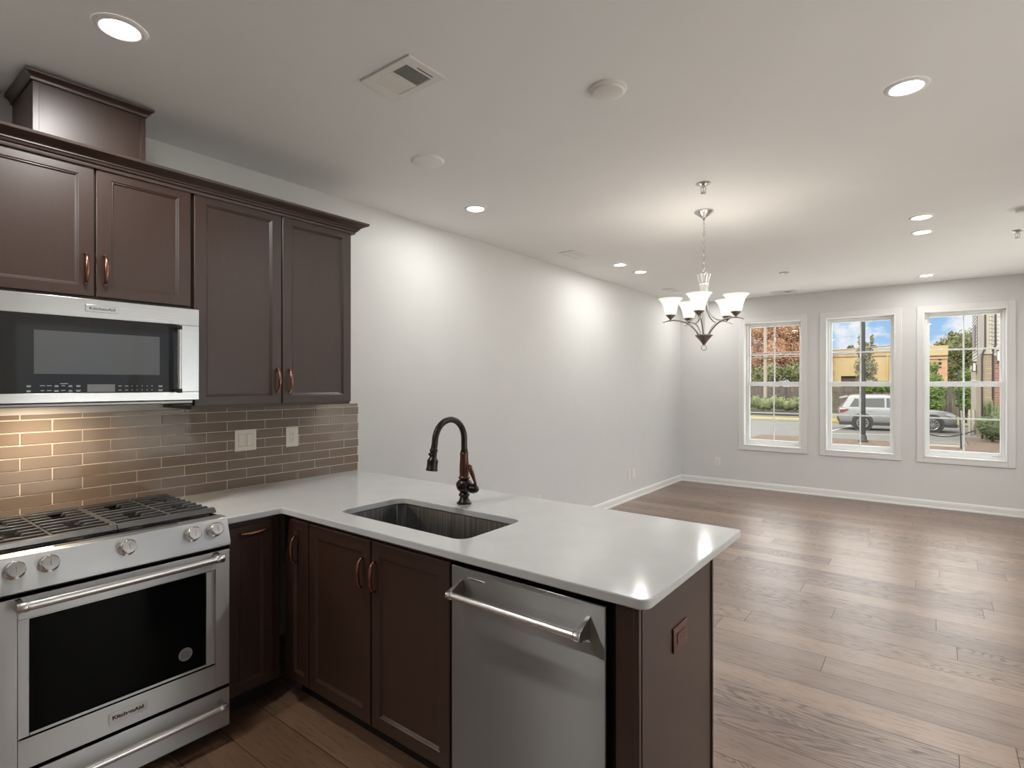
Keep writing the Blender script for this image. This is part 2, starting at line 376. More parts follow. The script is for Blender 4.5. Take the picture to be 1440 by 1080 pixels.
def baseboard(name, a, bb, n):        # a,b along the wall foot, n = into the room
    a, bb, n = Vector(a), Vector(bb), Vector(n)
    prof = [(0, 0), (0.020, 0), (0.020, 0.016), (0.014, 0.022), (0.014, 0.072), (0.011, 0.078), (0.012, 0.084), (0.008, 0.092), (0, 0.092)]
    m = MB(); m.prism([a + n*d + Vector((0, 0, z)) for d, z in prof], bb - a)
    return struct(m.build(name, TRIM, smooth=25))
baseboard('baseboard_left', (0, 2.05, 0), (0, F, 0), (1, 0, 0))
baseboard('baseboard_far', (0, F, 0), (XR, F, 0), (0, -1, 0))
baseboard('baseboard_right', (XR, DY1 + .07, 0), (XR, F, 0), (-1, 0, 0))
baseboard('baseboard_back', (0, YB, 0), (XR, YB, 0), (0, 1, 0))

def window(i, x0, x1):
    w_ = bpy.data.objects.new('window_%d' % i, None); COL.objects.link(w_); w_.location = ((x0 + x1)/2, F, WZ0); struct(w_)
    bpy.context.view_layer.update()
    z0, z1 = WZ0 - 0.062, WZ1 + CW
    a, bb = x0 + CW, x1 - CW
    m = MB()
    m.box(x0, a, F - 0.017, F, z0, z1); m.box(bb, x1, F - 0.017, F, z0, z1); m.box(a, bb, F - 0.017, F, z0, WZ0); m.box(a, bb, F - 0.017, F, WZ1, z1)
    m.build('casing', CASING, w_, bevel=0.003)
    m = MB()
    t_ = 0.014
    m.box(a, a + t_, F - 0.02, F + FT + .01, WZ0, WZ1); m.box(bb - t_, bb, F - 0.02, F + FT + .01, WZ0, WZ1)
    m.box(a + t_, bb - t_, F - 0.02, F + FT + .01, WZ1 - t_, WZ1); m.box(a + t_, bb - t_, F - 0.02, F + FT + .01, WZ0, WZ0 + t_)
    m.build('jamb', TRIM, w_, bevel=0.002)
    a += t_; bb -= t_; zb, zt = WZ0 + t_, WZ1 - t_
    m = MB(); f = 0.022
    m.box(a, a + f, F + 0.10, F + 0.19, zb, zt); m.box(bb - f, bb, F + 0.10, F + 0.19, zb, zt); m.box(a + f, bb - f, F + 0.10, F + 0.19, zt - f, zt); m.box(a + f, bb - f, F + 0.10, F + 0.19, zb, zb + f)
    m.build('frame', VINYL, w_, bevel=0.002)
    a += f - 0.002; bb -= f - 0.002; zb += f - 0.002; zt -= f - 0.002
    zm = 1.487
    def sash(nm, zz0, zz1, y0, top, bot):
        s = 0.026; m = MB(); y1 = y0 + 0.036
        m.box(a, a + s, y0, y1, zz0, zz1); m.box(bb - s, bb, y0, y1, zz0, zz1); m.box(a + s, bb - s, y0, y1, zz1 - top, zz1); m.box(a + s, bb - s, y0, y1, zz0, zz0 + bot)
        o = m.build(nm, VINYL, w_, bevel=0.003)
        m = MB(); xm, zc = (a + bb)/2, (zz0 + bot + zz1 - top)/2
        m.box(xm - .009, xm + .009, y0 + .014, y0 + .022, zz0 + bot, zz1 - top); m.box(a + s, xm - .009, y0 + .014, y0 + .022, zc - .009, zc + .009); m.box(xm + .009, bb - s, y0 + .014, y0 + .022, zc - .009, zc + .009)
        m.build('muntin', VINYL, o, bevel=0.002)
        MB().box(a + s - .004, bb - s + .004, y0 + .010, y0 + .013, zz0 + bot - .004, zz1 - top + .004).build('pane', GLASS, o, smooth=0)
        return o
    sash('upper_sash', zm - 0.03, zt, F + 0.145, 0.03, 0.05)
    lo = sash('lower_sash', zb, zm + 0.032, F + 0.106, 0.056, 0.05)
    xm = (a + bb)/2 + 0.1
    MB().box(xm - .03, xm + .03, F + 0.098, F + 0.13, zm + .032, zm + .046).build('sash_lock', VINYL, lo, bevel=0.004)
    m = MB(); m.box(bb - .10, bb - .04, F + .094, F + .107, zb + .012, zb + .030); m.build('lift_tab', VINYL, lo, bevel=0.003)
for i, (a, bb) in enumerate(WX): window(i + 1, a, bb)

# ------------------------------------------------------------------ backsplash
rnd = random.Random(4)
root = thing('tile_backsplash', (0, 1.3, 0.85), 'taupe brown glass subway tile backsplash with pale grout on the left wall', 'backsplash')
BY0, BY1, BZ0, BZ1 = 0.20, 2.302, 0.86, 1.3645
MB().box(0.0005, 0.0080, BY0, BY1 - .001, BZ0, BZ1).build('grout', GROUT, root, smooth=0)
m = MB(); TH, TL, g = 0.0536, 0.2155, 0.0042
for r in range(-1, 9):
    z0 = 0.914 + r*TH + g/2; z1 = min(z0 + TH - g, BZ1)
    if z1 - z0 < .006: continue
    z0 = max(z0, BZ0)
    y = 2.084 + (TL/2 if r % 2 else 0) + 2*TL
    while y > BY0:
        y1 = min(y - g/2, BY1); y0 = max(y - TL + g/2, BY0); y -= TL
        if y1 - y0 < 0.01: continue
        d = [rnd.uniform(-.0006, .0006) for _ in range(3)]
        xf = 0.0105 + d[0]
        v = [m.bm.verts.new(p) for p in ((0.004, y0, z0), (0.004, y1, z0), (0.004, y1, z1), (0.004, y0, z1), (xf, y0, z0), (xf + d[1], y1, z0), (xf + d[1] + d[2], y1, z1), (xf + d[2], y0, z1))]
        for f in ((4, 5, 6, 7), (0, 1, 5, 4), (1, 2, 6, 5), (2, 3, 7, 6), (3, 0, 4, 7)): m.bm.faces.new([v[k] for k in f])
m.build('tile_field', TILE, root, bevel=0.0008)

# ------------------------------------------------------------------ cabinet doors, pulls
def door_mesh(m, T, w_, h, th=0.02, sw=0.06, sh=0.05, dep=0.009):
    """T maps (along, up, out) to world; framed door with a recessed panel"""
    def ring(a0, a1, b0, b1, c): return [m.bm.verts.new(T(*p)) for p in ((a0, b0, c), (a1, b0, c), (a1, b1, c), (a0, b1, c))]
    e_ = 0.003
    loops = [ring(0, w_, 0, h, 0), ring(0, w_, 0, h, th - e_), ring(e_, w_ - e_, e_, h - e_, th),
             ring(sw - .008, w_ - sw + .008, sh - .008, h - sh + .008, th), ring(sw - .004, w_ - sw + .004, sh - .004, h - sh + .004, th - .004),
             ring(sw - .002, w_ - sw + .002, sh - .002, h - sh + .002, th - .0035), ring(sw + .004, w_ - sw - .004, sh + .004, h - sh - .004, th - dep)]
    for a, bb in zip(loops, loops[1:]):
        for i in range(4): m.bm.faces.new((a[i], a[(i+1) % 4], bb[(i+1) % 4], bb[i]))
    m.bm.faces.new(loops[-1]); m.bm.faces.new(loops[0][::-1])
def pull(T, parent, length=0.118, proj=0.03, mat=None):
    """bow pull; T(along, out) -> world"""
    n = 14; pts = []; rad = []
    for i in range(n + 1):
        s = i/n; pts.append(T((s - .5)*length, 0.010 + (proj - .010)*sin(pi*s)**0.55)); rad.append(0.0046 + 0.0036*sin(pi*s))
    m = MB(); m.tube(pts, rad, 10)
    for s in (-.5, .5):
        m.cyl(T(s*length, 0.0005), T(s*length, 0.013), 0.0062, 12); 
    return m.build('handle', mat or COPPER, parent)
def cab_door(parent, T, w_, h, hpos=None, hvert=True, **k):
    m = MB(); door_mesh(m, T, w_, h, **k); d = m.build('door', WOOD, parent, smooth=25)
    if hpos:
        th = k.get('th', 0.02)
        pull((lambda s, o: T(hpos[0], hpos[1] + s, th + o)) if hvert else (lambda s, o: T(hpos[0] + s, hpos[1], th + o)), d)
    return d
def TX(x, y, z): return lambda a, b_, c: Vector((x + c, y + a, z + b_))       # doors on the left wall, facing +x
def TY(x, y, z): return lambda a, b_, c: Vector((x + a, y - c, z + b_))       # doors on the peninsula, facing -y

# wall cabinets
XF = 0.325
root = thing('wall_cabinet', (0, 0.75, 1.845), 'short dark espresso two-door wall cabinet above the microwave', 'cabinet')
MB().box(0.001, XF - .001, 0.372, 1.1235, 1.842, 2.40).build('body', WOOD, root, bevel=.001)
cab_door(root, TX(XF, 0.378, 1.856), 0.367, 0.537, (0.336, 0.112))
cab_door(root, TX(XF, 0.751, 1.856), 0.365, 0.537, (0.028, 0.114))
root = thing('wall_cabinet', (0, 1.56, 1.375), 'tall dark espresso two-door wall cabinet right of the microwave', 'cabinet')
MB().box(0.001, XF - .001, 1.1245, 2.006, 1.378, 2.40).build('body', WOOD, root, bevel=.001)
cab_door(root, TX(XF, 1.130, 1.393), 0.4335, 1.0, (0.408, 0.121))
cab_door(root, TX(XF, 1.5685, 1.393), 0.4325, 1.0, (0.036, 0.119))
# crown moulding, mitred at the right end
prof = [(0.0, 0.0), (0.014, 0.0), (0.016, 0.006), (0.016, 0.012), (0.024, 0.016), (0.028, 0.024), (0.034, 0.026), (0.034, 0.031), (0.040, 0.036), (0.052, 0.043), (0.068, 0.050), (0.073, 0.054), (0.075, 0.064), (0, 0.064)]
def crown(m, path, z, prof, closed_back=0.0):
    """path: list of (point, outward mitre vector)"""
    rings = [[m.bm.verts.new(Vector((p[0] + o[0]*d, p[1] + o[1]*d, z + h))) for d, h in prof] for p, o in path]
    n = len(prof)
    for a, bb in zip(rings, rings[1:]):
        for i in range(n): m.bm.faces.new((a[i], a[(i+1) % n], bb[(i+1) % n], bb[i]))
    m.bm.faces.new(rings[0][::-1]); m.bm.faces.new(rings[-1])
m = MB(); crown(m, [((XF + .016, 0.10), (1, 0)), ((XF + .016, 2.008), (1, 1)), ((0.002, 2.008), (0, 1))], 2.385, prof)
tag(m.build('crown_molding', WOOD, smooth=30, origin=(XF, 1.2, 2.385)), 'stepped dark crown molding running along the tops of the wall cabinets', 'crown molding')
# duct cover
root = thing('duct_cover_box', (0.15, 0.75, 2.40), 'dark wooden duct cover box standing on the short wall cabinet below ceiling', 'duct cover')
m = MB(); m.box(0.001, 0.325, 0.552, 0.935, 2.401, 2.69); m.build('box_body', WOOD, root, bevel=.0015)
for a_ in (.552, .915): MB().box(0.3255, 0.331, a_, a_ + .02, 2.455, 2.665).build('corner_strip', WOOD, root, bevel=.001)
p2 = [(0.0, 0.0), (0.005, 0.0), (0.007, 0.006), (0.007, 0.010), (0.014, 0.018), (0.024, 0.024), (0.026, 0.033), (0, 0.033)]
m = MB(); crown(m, [((0.002, 0.551), (0, -1)), ((0.332, 0.551), (1, -1)), ((0.332, 0.936), (1, 1)), ((0.002, 0.936), (0, 1))], 2.672, p2); m.build('crown', WOOD, root, smooth=30)

# ------------------------------------------------------------------ base cabinets
ZT, ZC = 0.884, 0.914
root = thing('base_cabinet', (0.3, 1.23, 0), 'narrow dark base cabinet with horizontal copper pull right of the range', 'cabinet')
m = MB(); m.box(0.02, 0.606, 1.135, 1.40, 0.10, 0.880); m.box(0.02, 0.54, 1.135, 1.40, 0.002, 0.10); m.build('body', WOODIN, root)
MB().box(0.606, 0.612, 1.135, 1.40, 0.10, 0.879).build('face_frame', WOOD, root)
cab_door(root, TX(0.612, 1.150, 0.085 + .03), 0.205, 0.742, (0.112, 0.712), False, sw=.052, sh=.05)
root = thing('base_cabinet', (0.75, 1.75, 0), 'slim dark corner base cabinet with vertical pull left of the sink cabinet', 'cabinet')
m = MB(); m.box(0.64, 0.8365, 1.431, 2.03, 0.10, 0.880); m.box(0.64, 0.8365, 1.50, 2.03, 0.002, 0.10); m.build('body', WOODIN, root)
MB().box(0.613, 0.8365, 1.430, 1.436, 0.10, 0.879).build('face_frame', WOOD, root)
cab_door(root, TY(0.690, 1.430, 0.115), 0.143, 0.748, (0.05, 0.615), sw=.036, sh=.05)
root = thing('base_cabinet', (1.28, 1.75, 0), 'wide dark two-door sink base cabinet in the peninsula', 'cabinet')
m = MB(); m.box(0.8375, 1.728, 1.431, 1.450, 0.10, 0.880); m.box(0.8375, 0.856, 1.45, 2.03, 0.10, .880); m.box(1.710, 1.728, 1.45, 2.03, 0.10, .880)
m.box(0.856, 1.71, 2.012, 2.03, 0.10, .880); m.box(0.856, 1.71, 1.45, 2.012, 0.10, 0.118); m.box(0.8375, 1.728, 1.50, 2.03, 0.002, 0.10); m.build('body', WOODIN, root)
MB().box(0.8375, 1.728, 1.4295, 1.431, 0.10, 0.879).build('face_frame', WOOD, root)
cab_door(root, TY(0.842, 1.4295, 0.115), 0.436, 0.748, (0.392, 0.612), sw=.058, sh=.062)
cab_door(root, TY(1.287, 1.4295, 0.115), 0.436, 0.748, (0.026, 0.612), sw=.058, sh=.062)
# end of the peninsula
root = thing('peninsula_end_panel', (2.40, 1.7, 0), 'dark wooden end panel and filler closing the peninsula beside the dishwasher', 'panel')
MB().box(2.364, 2.43, 1.425, 1.445, 0.002, 0.880).build('filler', WOOD, root, bevel=.002)
MB().box(2.415, 2.436, 1.447, 2.044, 0.002, 0.881).build('end_panel', WOOD, root, bevel=.001)
m = MB(); m.box(2.425, 2.444, 1.408, 1.424, 0.002, 0.881); m.build('front_stile', WOOD, root, bevel=.003)
MB().box(2.422, 2.442, 2.045, 2.058, 0.002, 0.881).build('rear_stile', WOOD, root, bevel=.002)
root2 = tag(MB().box(0.04, 2.413, 2.032, 2.044, 0.002, 0.881).build('peninsula_back_panel', WOOD, origin=(1.2, 2.04, 0)), 'long dark panel closing the living room side of the peninsula', 'panel')

# ------------------------------------------------------------------ countertop with sink cut-out
def rounded(pts):     # pts = [(x, y, r)], returns a polygon with filleted corners
    out = []; n = len(pts)
    for i, (x, y, r) in enumerate(pts):
        p = Vector((x, y)); a = Vector(pts[i-1][:2]); c = Vector(pts[(i+1) % n][:2])
        if r <= 0: out.append((x, y)); continue
        da, dc = (a - p).normalized(), (c - p).normalized(); ang = da.angle(dc); d = r/math.tan(ang/2)
        ctr = p + (da + dc).normalized()*(r/sin(ang/2)); s = p + da*d - ctr; t_ = p + dc*d - ctr; a0 = math.atan2(s.y, s.x); a1 = math.atan2(t_.y, t_.x); dd = (a1 - a0 + pi) % (2*pi) - pi
        for k in range(9): q = a0 + dd*k/8; out.append((ctr.x + r*cos(q), ctr.y + r*sin(q)))
    return out
SX0, SX1, SY0, SY1 = 0.915, 1.690, 1.512, 1.890
outer = rounded([(0.0115, 1.131, 0), (0.648, 1.131, 0), (0.648, 1.389, .012), (2.4756, 1.389, .035), (2.4756, 2.302, .012), (0.0115, 2.302, 0)])
hole = rounded([(SX0, SY0, .05), (SX1, SY0, .05), (SX1, SY1, .05), (SX0, SY1, .05)])
def slab_with_hole(outer, hole, z0, z1, e_):
    bm = bmesh.new()
    def inset(poly, d, sign):
        n = len(poly); out = []
        for i in range(n):
            p = Vector(poly[i]); a = (p - Vector(poly[i-1])).normalized(); c = (Vector(poly[(i+1) % n]) - p).normalized()
            na, nc = Vector((-a.y, a.x)), Vector((-c.y, c.x)); q = (na + nc); q = q/max(q.dot(na), .3); out.append(tuple(p + sign*q*d))
        return out
    def loop(poly, z): return [bm.verts.new((x, y, z)) for x, y in poly]
    def skin(a, bb):
        for i in range(len(a)): bm.faces.new((a[i], a[(i+1) % len(a)], bb[(i+1) % len(a)], bb[i]))
    for poly, s, top in ((outer, 1, None), (hole, -1, None)):
        L_ = [loop(inset(poly, e_, s), z0), loop(poly, z0 + e_), loop(poly, z1 - e_), loop(inset(poly, e_*.3, s), z1 - e_*.3), loop(inset(poly, e_, s), z1)]
        for a, bb in zip(L_, L_[1:]): skin(a, bb)
        if s == 1: o_b, o_t = L_[0], L_[-1]
        else: h_b, h_t = L_[0], L_[-1]
    for o_, h_ in ((o_b, h_b), (o_t, h_t)):
        ed = []
        for lp in (o_, h_):
            for i in range(len(lp)): ed.append(bm.edges.get((lp[i], lp[(i+1) % len(lp)])))
        bmesh.ops.triangle_fill(bm, edges=ed, use_beauty=True, use_dissolve=False)
    return bm
m = MB(); m.bm.free(); m.bm = slab_with_hole(outer, hole, ZT, ZC, 0.004)
tag(m.build('quartz_countertop', QUARTZ, smooth=12, origin=(1.2, 1.8, ZT)), 'white L-shaped quartz countertop on the peninsula with a sink cut-out', 'countertop')

# sink
root = thing('kitchen_sink', (1.30, 1.70, 0.65), 'dark graphite undermount sink basin set under the white countertop', 'sink')
m = MB(); rings = []
for (d, z, r) in ((-.022, ZT - .003, .05), (-.008, ZT - .003, .05), (-.006, ZT - .006, .045), (-.004, .70, .04), (.004, .672, .05), (.03, .66, .06), (.17, .655, .05)):
    rings.append([m.bm.verts.new((x, y, z)) for x, y in rounded([(SX0 + d, SY0 + d, r), (SX1 - d, SY0 + d, r), (SX1 - d, SY1 - d, r), (SX0 + d, SY1 - d, r)])])
for a, bb in zip(rings, rings[1:]):
    for i in range(len(a)): m.bm.faces.new((a[i], a[(i+1) % len(a)], bb[(i+1) % len(a)], bb[i]))
m.bm.faces.new(rings[-1])
o = m.build('basin', SINKM, root, smooth=50, recalc=True)
sol = o.modifiers.new('thickness', 'SOLIDIFY'); sol.thickness = 0.002; sol.offset = -1
MB().lathe([(0.0, .003), (.030, .003), (.045, .006), (.048, .001)], (1.30, 1.72, .6555), seg=28, caps=False).build('drain', NICKEL_DARK, root)

# faucet
FX, FY = 1.271, 1.98
root = thing('kitchen_faucet', (FX, FY, ZC), 'dark bronze gooseneck faucet standing behind the sink on white countertop', 'faucet')
MB().lathe([(0, 0.0005), (.036, .0005), (.037, .006), (.030, .011), (.026, .016), (.024, .024), (.020, .030), (.024, .036), (.027, .042), (.026, .048), (.020, .054), (.024, .060), (.036, .072), (.040, .088), (.038, .102), (.028, .114), (.020, .120), (0, .121)],
           (FX, FY, ZC), seg=32).build('base', BRONZE, root, smooth=60)
MB().lathe([(0, .119), (.022, .119), (.028, .124), (.028, .130), (.021, .136), (.023, .141), (.022, .146), (.0235, .152), (.0225, .19), (.0195, .235), (.0215, .246), (.0175, .250), (0, .251)],
           (FX, FY, ZC), seg=32).build('column', BRONZE_BROWN, root, smooth=60)
RA = 0.099; ZA = ZC + .315
pts = [(FX, FY, ZC + .250 + i*.0108) for i in range(6)] + [(FX, FY - RA + RA*cos(a*pi/24), ZA + RA*sin(a*pi/24)) for a in range(0, 25)]
pts += [(FX, FY - 2*RA - .004, ZA - .02), (FX, FY - 2*RA - .008, ZA - .034)]
m = MB(); m.tube(pts, .0148, 16); m.lathe([(0, .248), (.0195, .248), (.0185, .252), (.0165, .257), (.0190, .262), (0, .2622)], (FX, FY, ZC), seg=24)
m.build('gooseneck', BRONZE, root, smooth=60)
hd = Vector((0, -0.14, -1)).normalized(); hp = Vector((FX, FY - 2*RA - .007, ZA - .030))
m = MB(); m.lathe([(0, 0), (.0175, 0), (.0185, .004), (.0185, .010), (.0165, .013), (.0165, .038), (.0185, .042), (.0245, .050), (.0255, .056), (.0245, .060), (.0250, .088), (.0275, .094), (.027, .099), (.020, .101), (0, .101)], hp, hd, 28)
m.sphere(hp + Vector((0, -.022, -.022)), .010, (1, 1, .8)); m.build('spray_head', BRONZE, root, smooth=60)
hb = Vector((FX + .034, FY, ZC + .082))
m = MB(); m.lathe([(0, 0), (.018, 0), (.020, .006), (.024, .012), (.024, .030), (.018, .036), (.018, .046), (.013, .052), (0.007, .060), (0, .062)], hb, (1, -.08, -.06), 24)
m.build('valve', BRONZE, root, smooth=60)
lv = hb + Vector((.042, 0, .012))
m = MB(); m.tube([lv, lv + Vector((-.008, 0, .022)), lv + Vector((-.022, -.003, .058)), lv + Vector((-.034, -.005, .090)), lv + Vector((-.037, -.005, .099))], [.006, .0065, .011, .011, .005], 14)
m.build('lever', BRONZE_BROWN, root, smooth=60)

# ------------------------------------------------------------------ dishwasher
root = thing('dishwasher', (2.037, 1.42, 0), 'stainless dishwasher with tubular handle built into the peninsula', 'dishwasher')
MB().box(1.736, 2.356, 1.4455, 2.02, 0.10, 0.880).build('body', BLACKP, root)
MB().box(1.736, 2.356, 1.50, 1.52, 0.003, 0.10).build('toe_kick', BLACKP, root)
dw = MB().box(1.7365, 2.3425, 1.405, 1.443, 0.105, 0.862).build('door_panel', STEEL_DW, root, bevel=.003, segs=3)
m = MB(); m.box(1.815, 1.893, 1.4035, 1.406, 0.8265, 0.833); m.build('vent_strip', STEEL_TOP, root, bevel=.001)
MB().box(1.822, 1.886, 1.4028, 1.4045, 0.8285, 0.831).build('vent_slot', SLOT, root)
m = MB(); m.tube([(1.776 + .022, 1.345, .783), (2.298 - .022, 1.345, .783)], .0125, 20); m.build('handle', BAR, root)
for s, x in ((1, 1.776), (-1, 2.298)):
    m = MB(); m.lathe([(0, 0), (.0145, 0), (.0152, .002), (.0152, .020), (.0135, .022), (.0135, .026), (0, .026)], (x, 1.345, .783), (s, 0, 0), 24)
    m.prism([(x + s*.003, 1.341, .797), (x + s*.003, 1.341, .770), (x + s*.003, 1.405, .758), (x + s*.003, 1.405, .822)], (s*.014, 0, 0))
    m.build('handle_bracket', STEEL_TOP, root, bevel=.0015)

# ------------------------------------------------------------------ range
YL, YR_, YC = 0.374, 1.1275, 0.751
root = thing('gas_range', (0.36, YC, 0), 'stainless gas range with five knobs and black cast iron grates', 'range')
m = MB(); m.box(0.03, 0.655, YL + .004, YR_ - .004, 0.012, 0.895); m.build('body', BLACKP, root)
for y in (YL + .05, YR_ - .05):
    for x in (0.08, 0.60): MB().cyl((x, y, 0), (x, y, .0125), .02, 14).build('levelling_foot', BLACKP, root)
# cooktop
m = MB(); m.box(0.018, 0.6055, YL, YR_, 0.894, 0.922); m.build('cooktop', ENAMEL, root, bevel=.003)
m = MB(); m.box(0.018, 0.05, YL, YR_, 0.9225, 0.934); m.build('rear_trim', STEEL, root, bevel=.002)
# slanted control panel
m = MB(); m.prism([(0.606, YL, .900), (0.606, YL, .9255), (0.668, YL, .926), (0.672, YL, .924), (0.7045, YL, .826), (0.7045, YL, .812), (0.660, YL, .812), (0.656, YL, .893)], (0, YR_ - YL, 0))
m.build('control_panel', STEEL, root, bevel=.0015)
m = MB(); m.box(0.615, 0.634, YC - .20, YC + .20, .9255, .9268); m.build('vent_slot', SLOT, root)
MB().box(0.655, 0.668, YL + .006, YR_ - .006, 0.797, 0.8125).build('gap_shadow', BLACKP, root)
kn = Vector((cos(R(18.4)), 0, sin(R(18.4))))
for i, dy in enumerate((-.317, -.229, 0, .229, .317)):
    c = Vector((0.6853, YC + dy, .8840))
    m = MB(); m.lathe([(0, .0005), (.028, .0005), (.030, .003), (.030, .007), (.026, .009), (.0205, .011), (.0205, .014), (.0255, .018), (.0255, .034), (.0225, .0375), (0, .0378)], c, kn, 36)
    k = m.build('knob', CHROME, root, smooth=24)
    tv = kn.cross(Vector((0, 1, 0))).normalized()
    m = MB(); m.obox(c + kn*.0380, kn*.0004, Vector((0, .0012, 0)), tv*.010); m.build('pointer', NICKEL_DARK, k)
# oven door
DX0, DX1 = 0.664, 0.702
W0, W1, Z0, Z1 = 0.440, 1.066, 0.322, 0.720
m = MB(); y0, y1 = YL + .004, YR_ - .004
m.box(DX0, DX1, y0, W0, .222, .795); m.box(DX0, DX1, W1, y1, .222, .795); m.box(DX0, DX1, W0, W1, Z1, .795); m.box(DX0, DX1, W0, W1, .222, Z0)
m.box(DX0, DX1 - .012, W0, W0 + .032, Z0, Z1); m.box(DX0, DX1 - .012, W1 - .032, W1, Z0, Z1); m.box(DX0, DX1 - .012, W0 + .032, W1 - .032, Z0, Z0 + .010)
door = m.build('oven_door', STEEL, root, bevel=.0015)
MB().box(DX0 + .004, DX1 - .014, W0 + .031, W1 - .031, Z0 + .009, Z1 - .0005).build('window_glass', OVENGLASS, door)
m = MB()
for y in (W0 + .0008, W1 - .0023): m.box(DX1 - .0125, DX1 + .0008, y, y + .0015, Z0, Z1)
m.box(DX1 - .0125, DX1 + .0008, W0, W1, Z0 + .0002, Z0 + .0016); m.box(DX1 - .0125, DX1 + .0008, W0, W1, Z1 - .0016, Z1)
m.build('window_bead', STEEL_TOP, door)
MB().lathe([(0, 0), (.026, 0), (.026, .0006), (0, .0006)], (DX1 - .0139, 0.955, .405), (1, 0, 0), 36).build('round_sticker', P('sticker_grey', (0.24, .24, .235), .5), door)
m = MB()
for k in range(6): m.box(DX1 - .0133, DX1 - .0131, .955 - .018 + .002*(k % 2), .955 + .018 - .003*(k % 3), .390 + .005*k, .3918 + .005*k)
m.build('sticker_lettering', P('sticker_ink', (.08, .08, .08), .6), door)
def bar_handle(root, x, z, y0, y1, xface, r=.0135):
    m = MB(); m.tube([(x, y0 + .028, z), (x, y1 - .028, z)], r, 22); h_ = m.build('handle', BAR, root)
    for s, y in ((1, y0), (-1, y1)):
        m = MB(); m.lathe([(0, 0), (r + .001, 0), (r + .002, .002), (r + .002, .026), (r + .0005, .028), (r + .0005, .033), (0, .033)], (x, y, z), (0, s, 0), 24)
        m.prism([(x - .004, y + s*.004, z + .013), (x - .004, y + s*.004, z - .014), (xface, y + s*.004, z - .022), (xface, y + s*.004, z + .018)], (0, s*.016, 0))
        m.build('handle_bracket', STEEL_TOP, h_, bevel=.0015)
    return h_
bar_handle(door, 0.752, 0.776, 0.428, 1.076, DX1, .0152)
bd = MB().box(DX1, DX1 + .003, .690, .812, .256, .294).build('badge', STEEL_TOP, door, bevel=.001)
text('lettering', 'KitchenAid', .019, INK, bd, (DX1 + .0036, .751, .2745), (0, 1, 0), (0, 0, 1), 1.18, .0006)
dr = MB().box(DX0, DX1, y0, y1, .046, .208).build('warming_drawer', STEEL, root, bevel=.002)
bar_handle(dr, 0.748, 0.153, 0.412, 1.092, DX1, .0135)
# grates
def grate(ya, yb, ym):
    m = MB(); zt = .950; tr = .011
    def rail(xa, xb, y0_, y1_, z0_, z1_): m.box(xa, xb, y0_, y1_, z0_, z1_)
    # front rail with sloped nose, back rail
    m.prism([(.548, ya, .934), (.580, ya, .931), (.588, ya, .936), (.570, ya, .9515), (.548, ya, .9515)], (0, yb - ya, 0))
    rail(.050, .068, ya, yb, .932, .9510)
    for y in (ym - .004,) + ((yb - .008,) if yb < .9 else (ya,)): rail(.06, .56, y, y + .008, .936, .9500)
    for k in range(8):
        xx = .098 + .0575*k
        brk = k in (1, 2, 5, 6)
        for (a, c) in ((ya, ym), (ym, yb)):
            mid = (a + c)/2
            for y0_, y1_ in (((a, mid - .020), (mid + .020, c)) if brk else ((a, c),)):
                # fingers with ends cut at a slope
                m.prism([(xx, y0_, .938), (xx, y0_ + .006, .9515), (xx, y1_ - .006, .9515), (xx, y1_, .938)], (.0105, 0, 0))
    for y in (ya + .004, yb - .016):
        for xx in (.06, .548): rail(xx, xx + .016, y, y + .012, .9222, .938)
    return m
for a, bb, c in ((YL + .006, .7535, .562), (.7565, YR_ - .006, .955)):
    grate(a, bb, c).build('grate', IRON, root, bevel=.0018)
for (x, y, r) in ((.17, .47, .038), (.46, .47, .045), (.31, .751, .05), (.17, 1.03, .036), (.46, 1.03, .045)):
    b_ = MB().lathe([(0, 0), (r*1.25, 0), (r*1.25, .004), (r*.9, .008), (0, .008)], (x, y, .9222), seg=26).build('burner_base', NICKEL_DARK, root)
    MB().lathe([(0, 0), (r*.92, 0), (r, .002), (r*.98, .006), (0, .0065)], (x, y, .9302), seg=26).build('burner_cap', IRON, b_)

# ------------------------------------------------------------------ microwave
root = thing('microwave_oven', (0.2, YC, 1.41), 'stainless over-the-range microwave with black glass door below short cabinet', 'microwave')
MY0, MY1 = 0.372, 1.1235
MB().box(0.012, 0.375, MY0 + .002, MY1 - .002, 1.424, 1.8405).build('body', BLACKP, root, bevel=.002)
m = MB(); m.box(0.02, 0.37, MY0 + .01, MY1 - .01, 1.408, 1.4238); m.build('underside', NICKEL_DARK, root, bevel=.004)
MB().box(.30, .365, MY1 - .10, MY1 - .016, 1.395, 1.4078).build('vent_grille', BLACKP, root, bevel=.004)
GY1, GZ0, GZ1 = 1.040, 1.462, 1.762
MX0, MX1 = 0.376, 0.410
m = MB(); m.box(MX0, MX1, MY0, MY1, GZ1, 1.838); m.box(MX0, MX1, MY0, MY1, 1.425, GZ0); m.box(MX0, MX1, GY1, MY1, GZ0, GZ1); m.box(MX0, MX1, MY0, MY0 + .012, GZ0, GZ1)
fr = m.build('door_frame', STEEL_TOP, root, bevel=.002)
gl = MB().box(MX0, MX1 - .001, MY0 + .0125, GY1 - .0005, GZ0 + .0005, GZ1 - .0005).build('door_glass', BLACKGLASS, root)
MB().box(MX1 - .001, MX1 - .0004, .540, .962, 1.536, 1.702).build('window_screen', SCREEN, gl)
MB().box(MX1 - .001, MX1 - .0004, .704, .797, 1.465, 1.496).build('display', DISPLAY, gl)
m = MB(); r_ = random.Random(7)
def dash(y, z, wd): m.box(MX1 - .0009, MX1 - .0003, y - wd/2, y + wd/2, z - .0012, z + .0012)
for y in (.525, .565, .585, .607, .628, .650, .675): dash(y, 1.491, r_.uniform(.010, .018)); dash(y, 1.4725, r_.uniform(.010, .018))
for y in (.525, .607, .650, .675): dash(y, 1.4875, .012); dash(y, 1.469, .012)
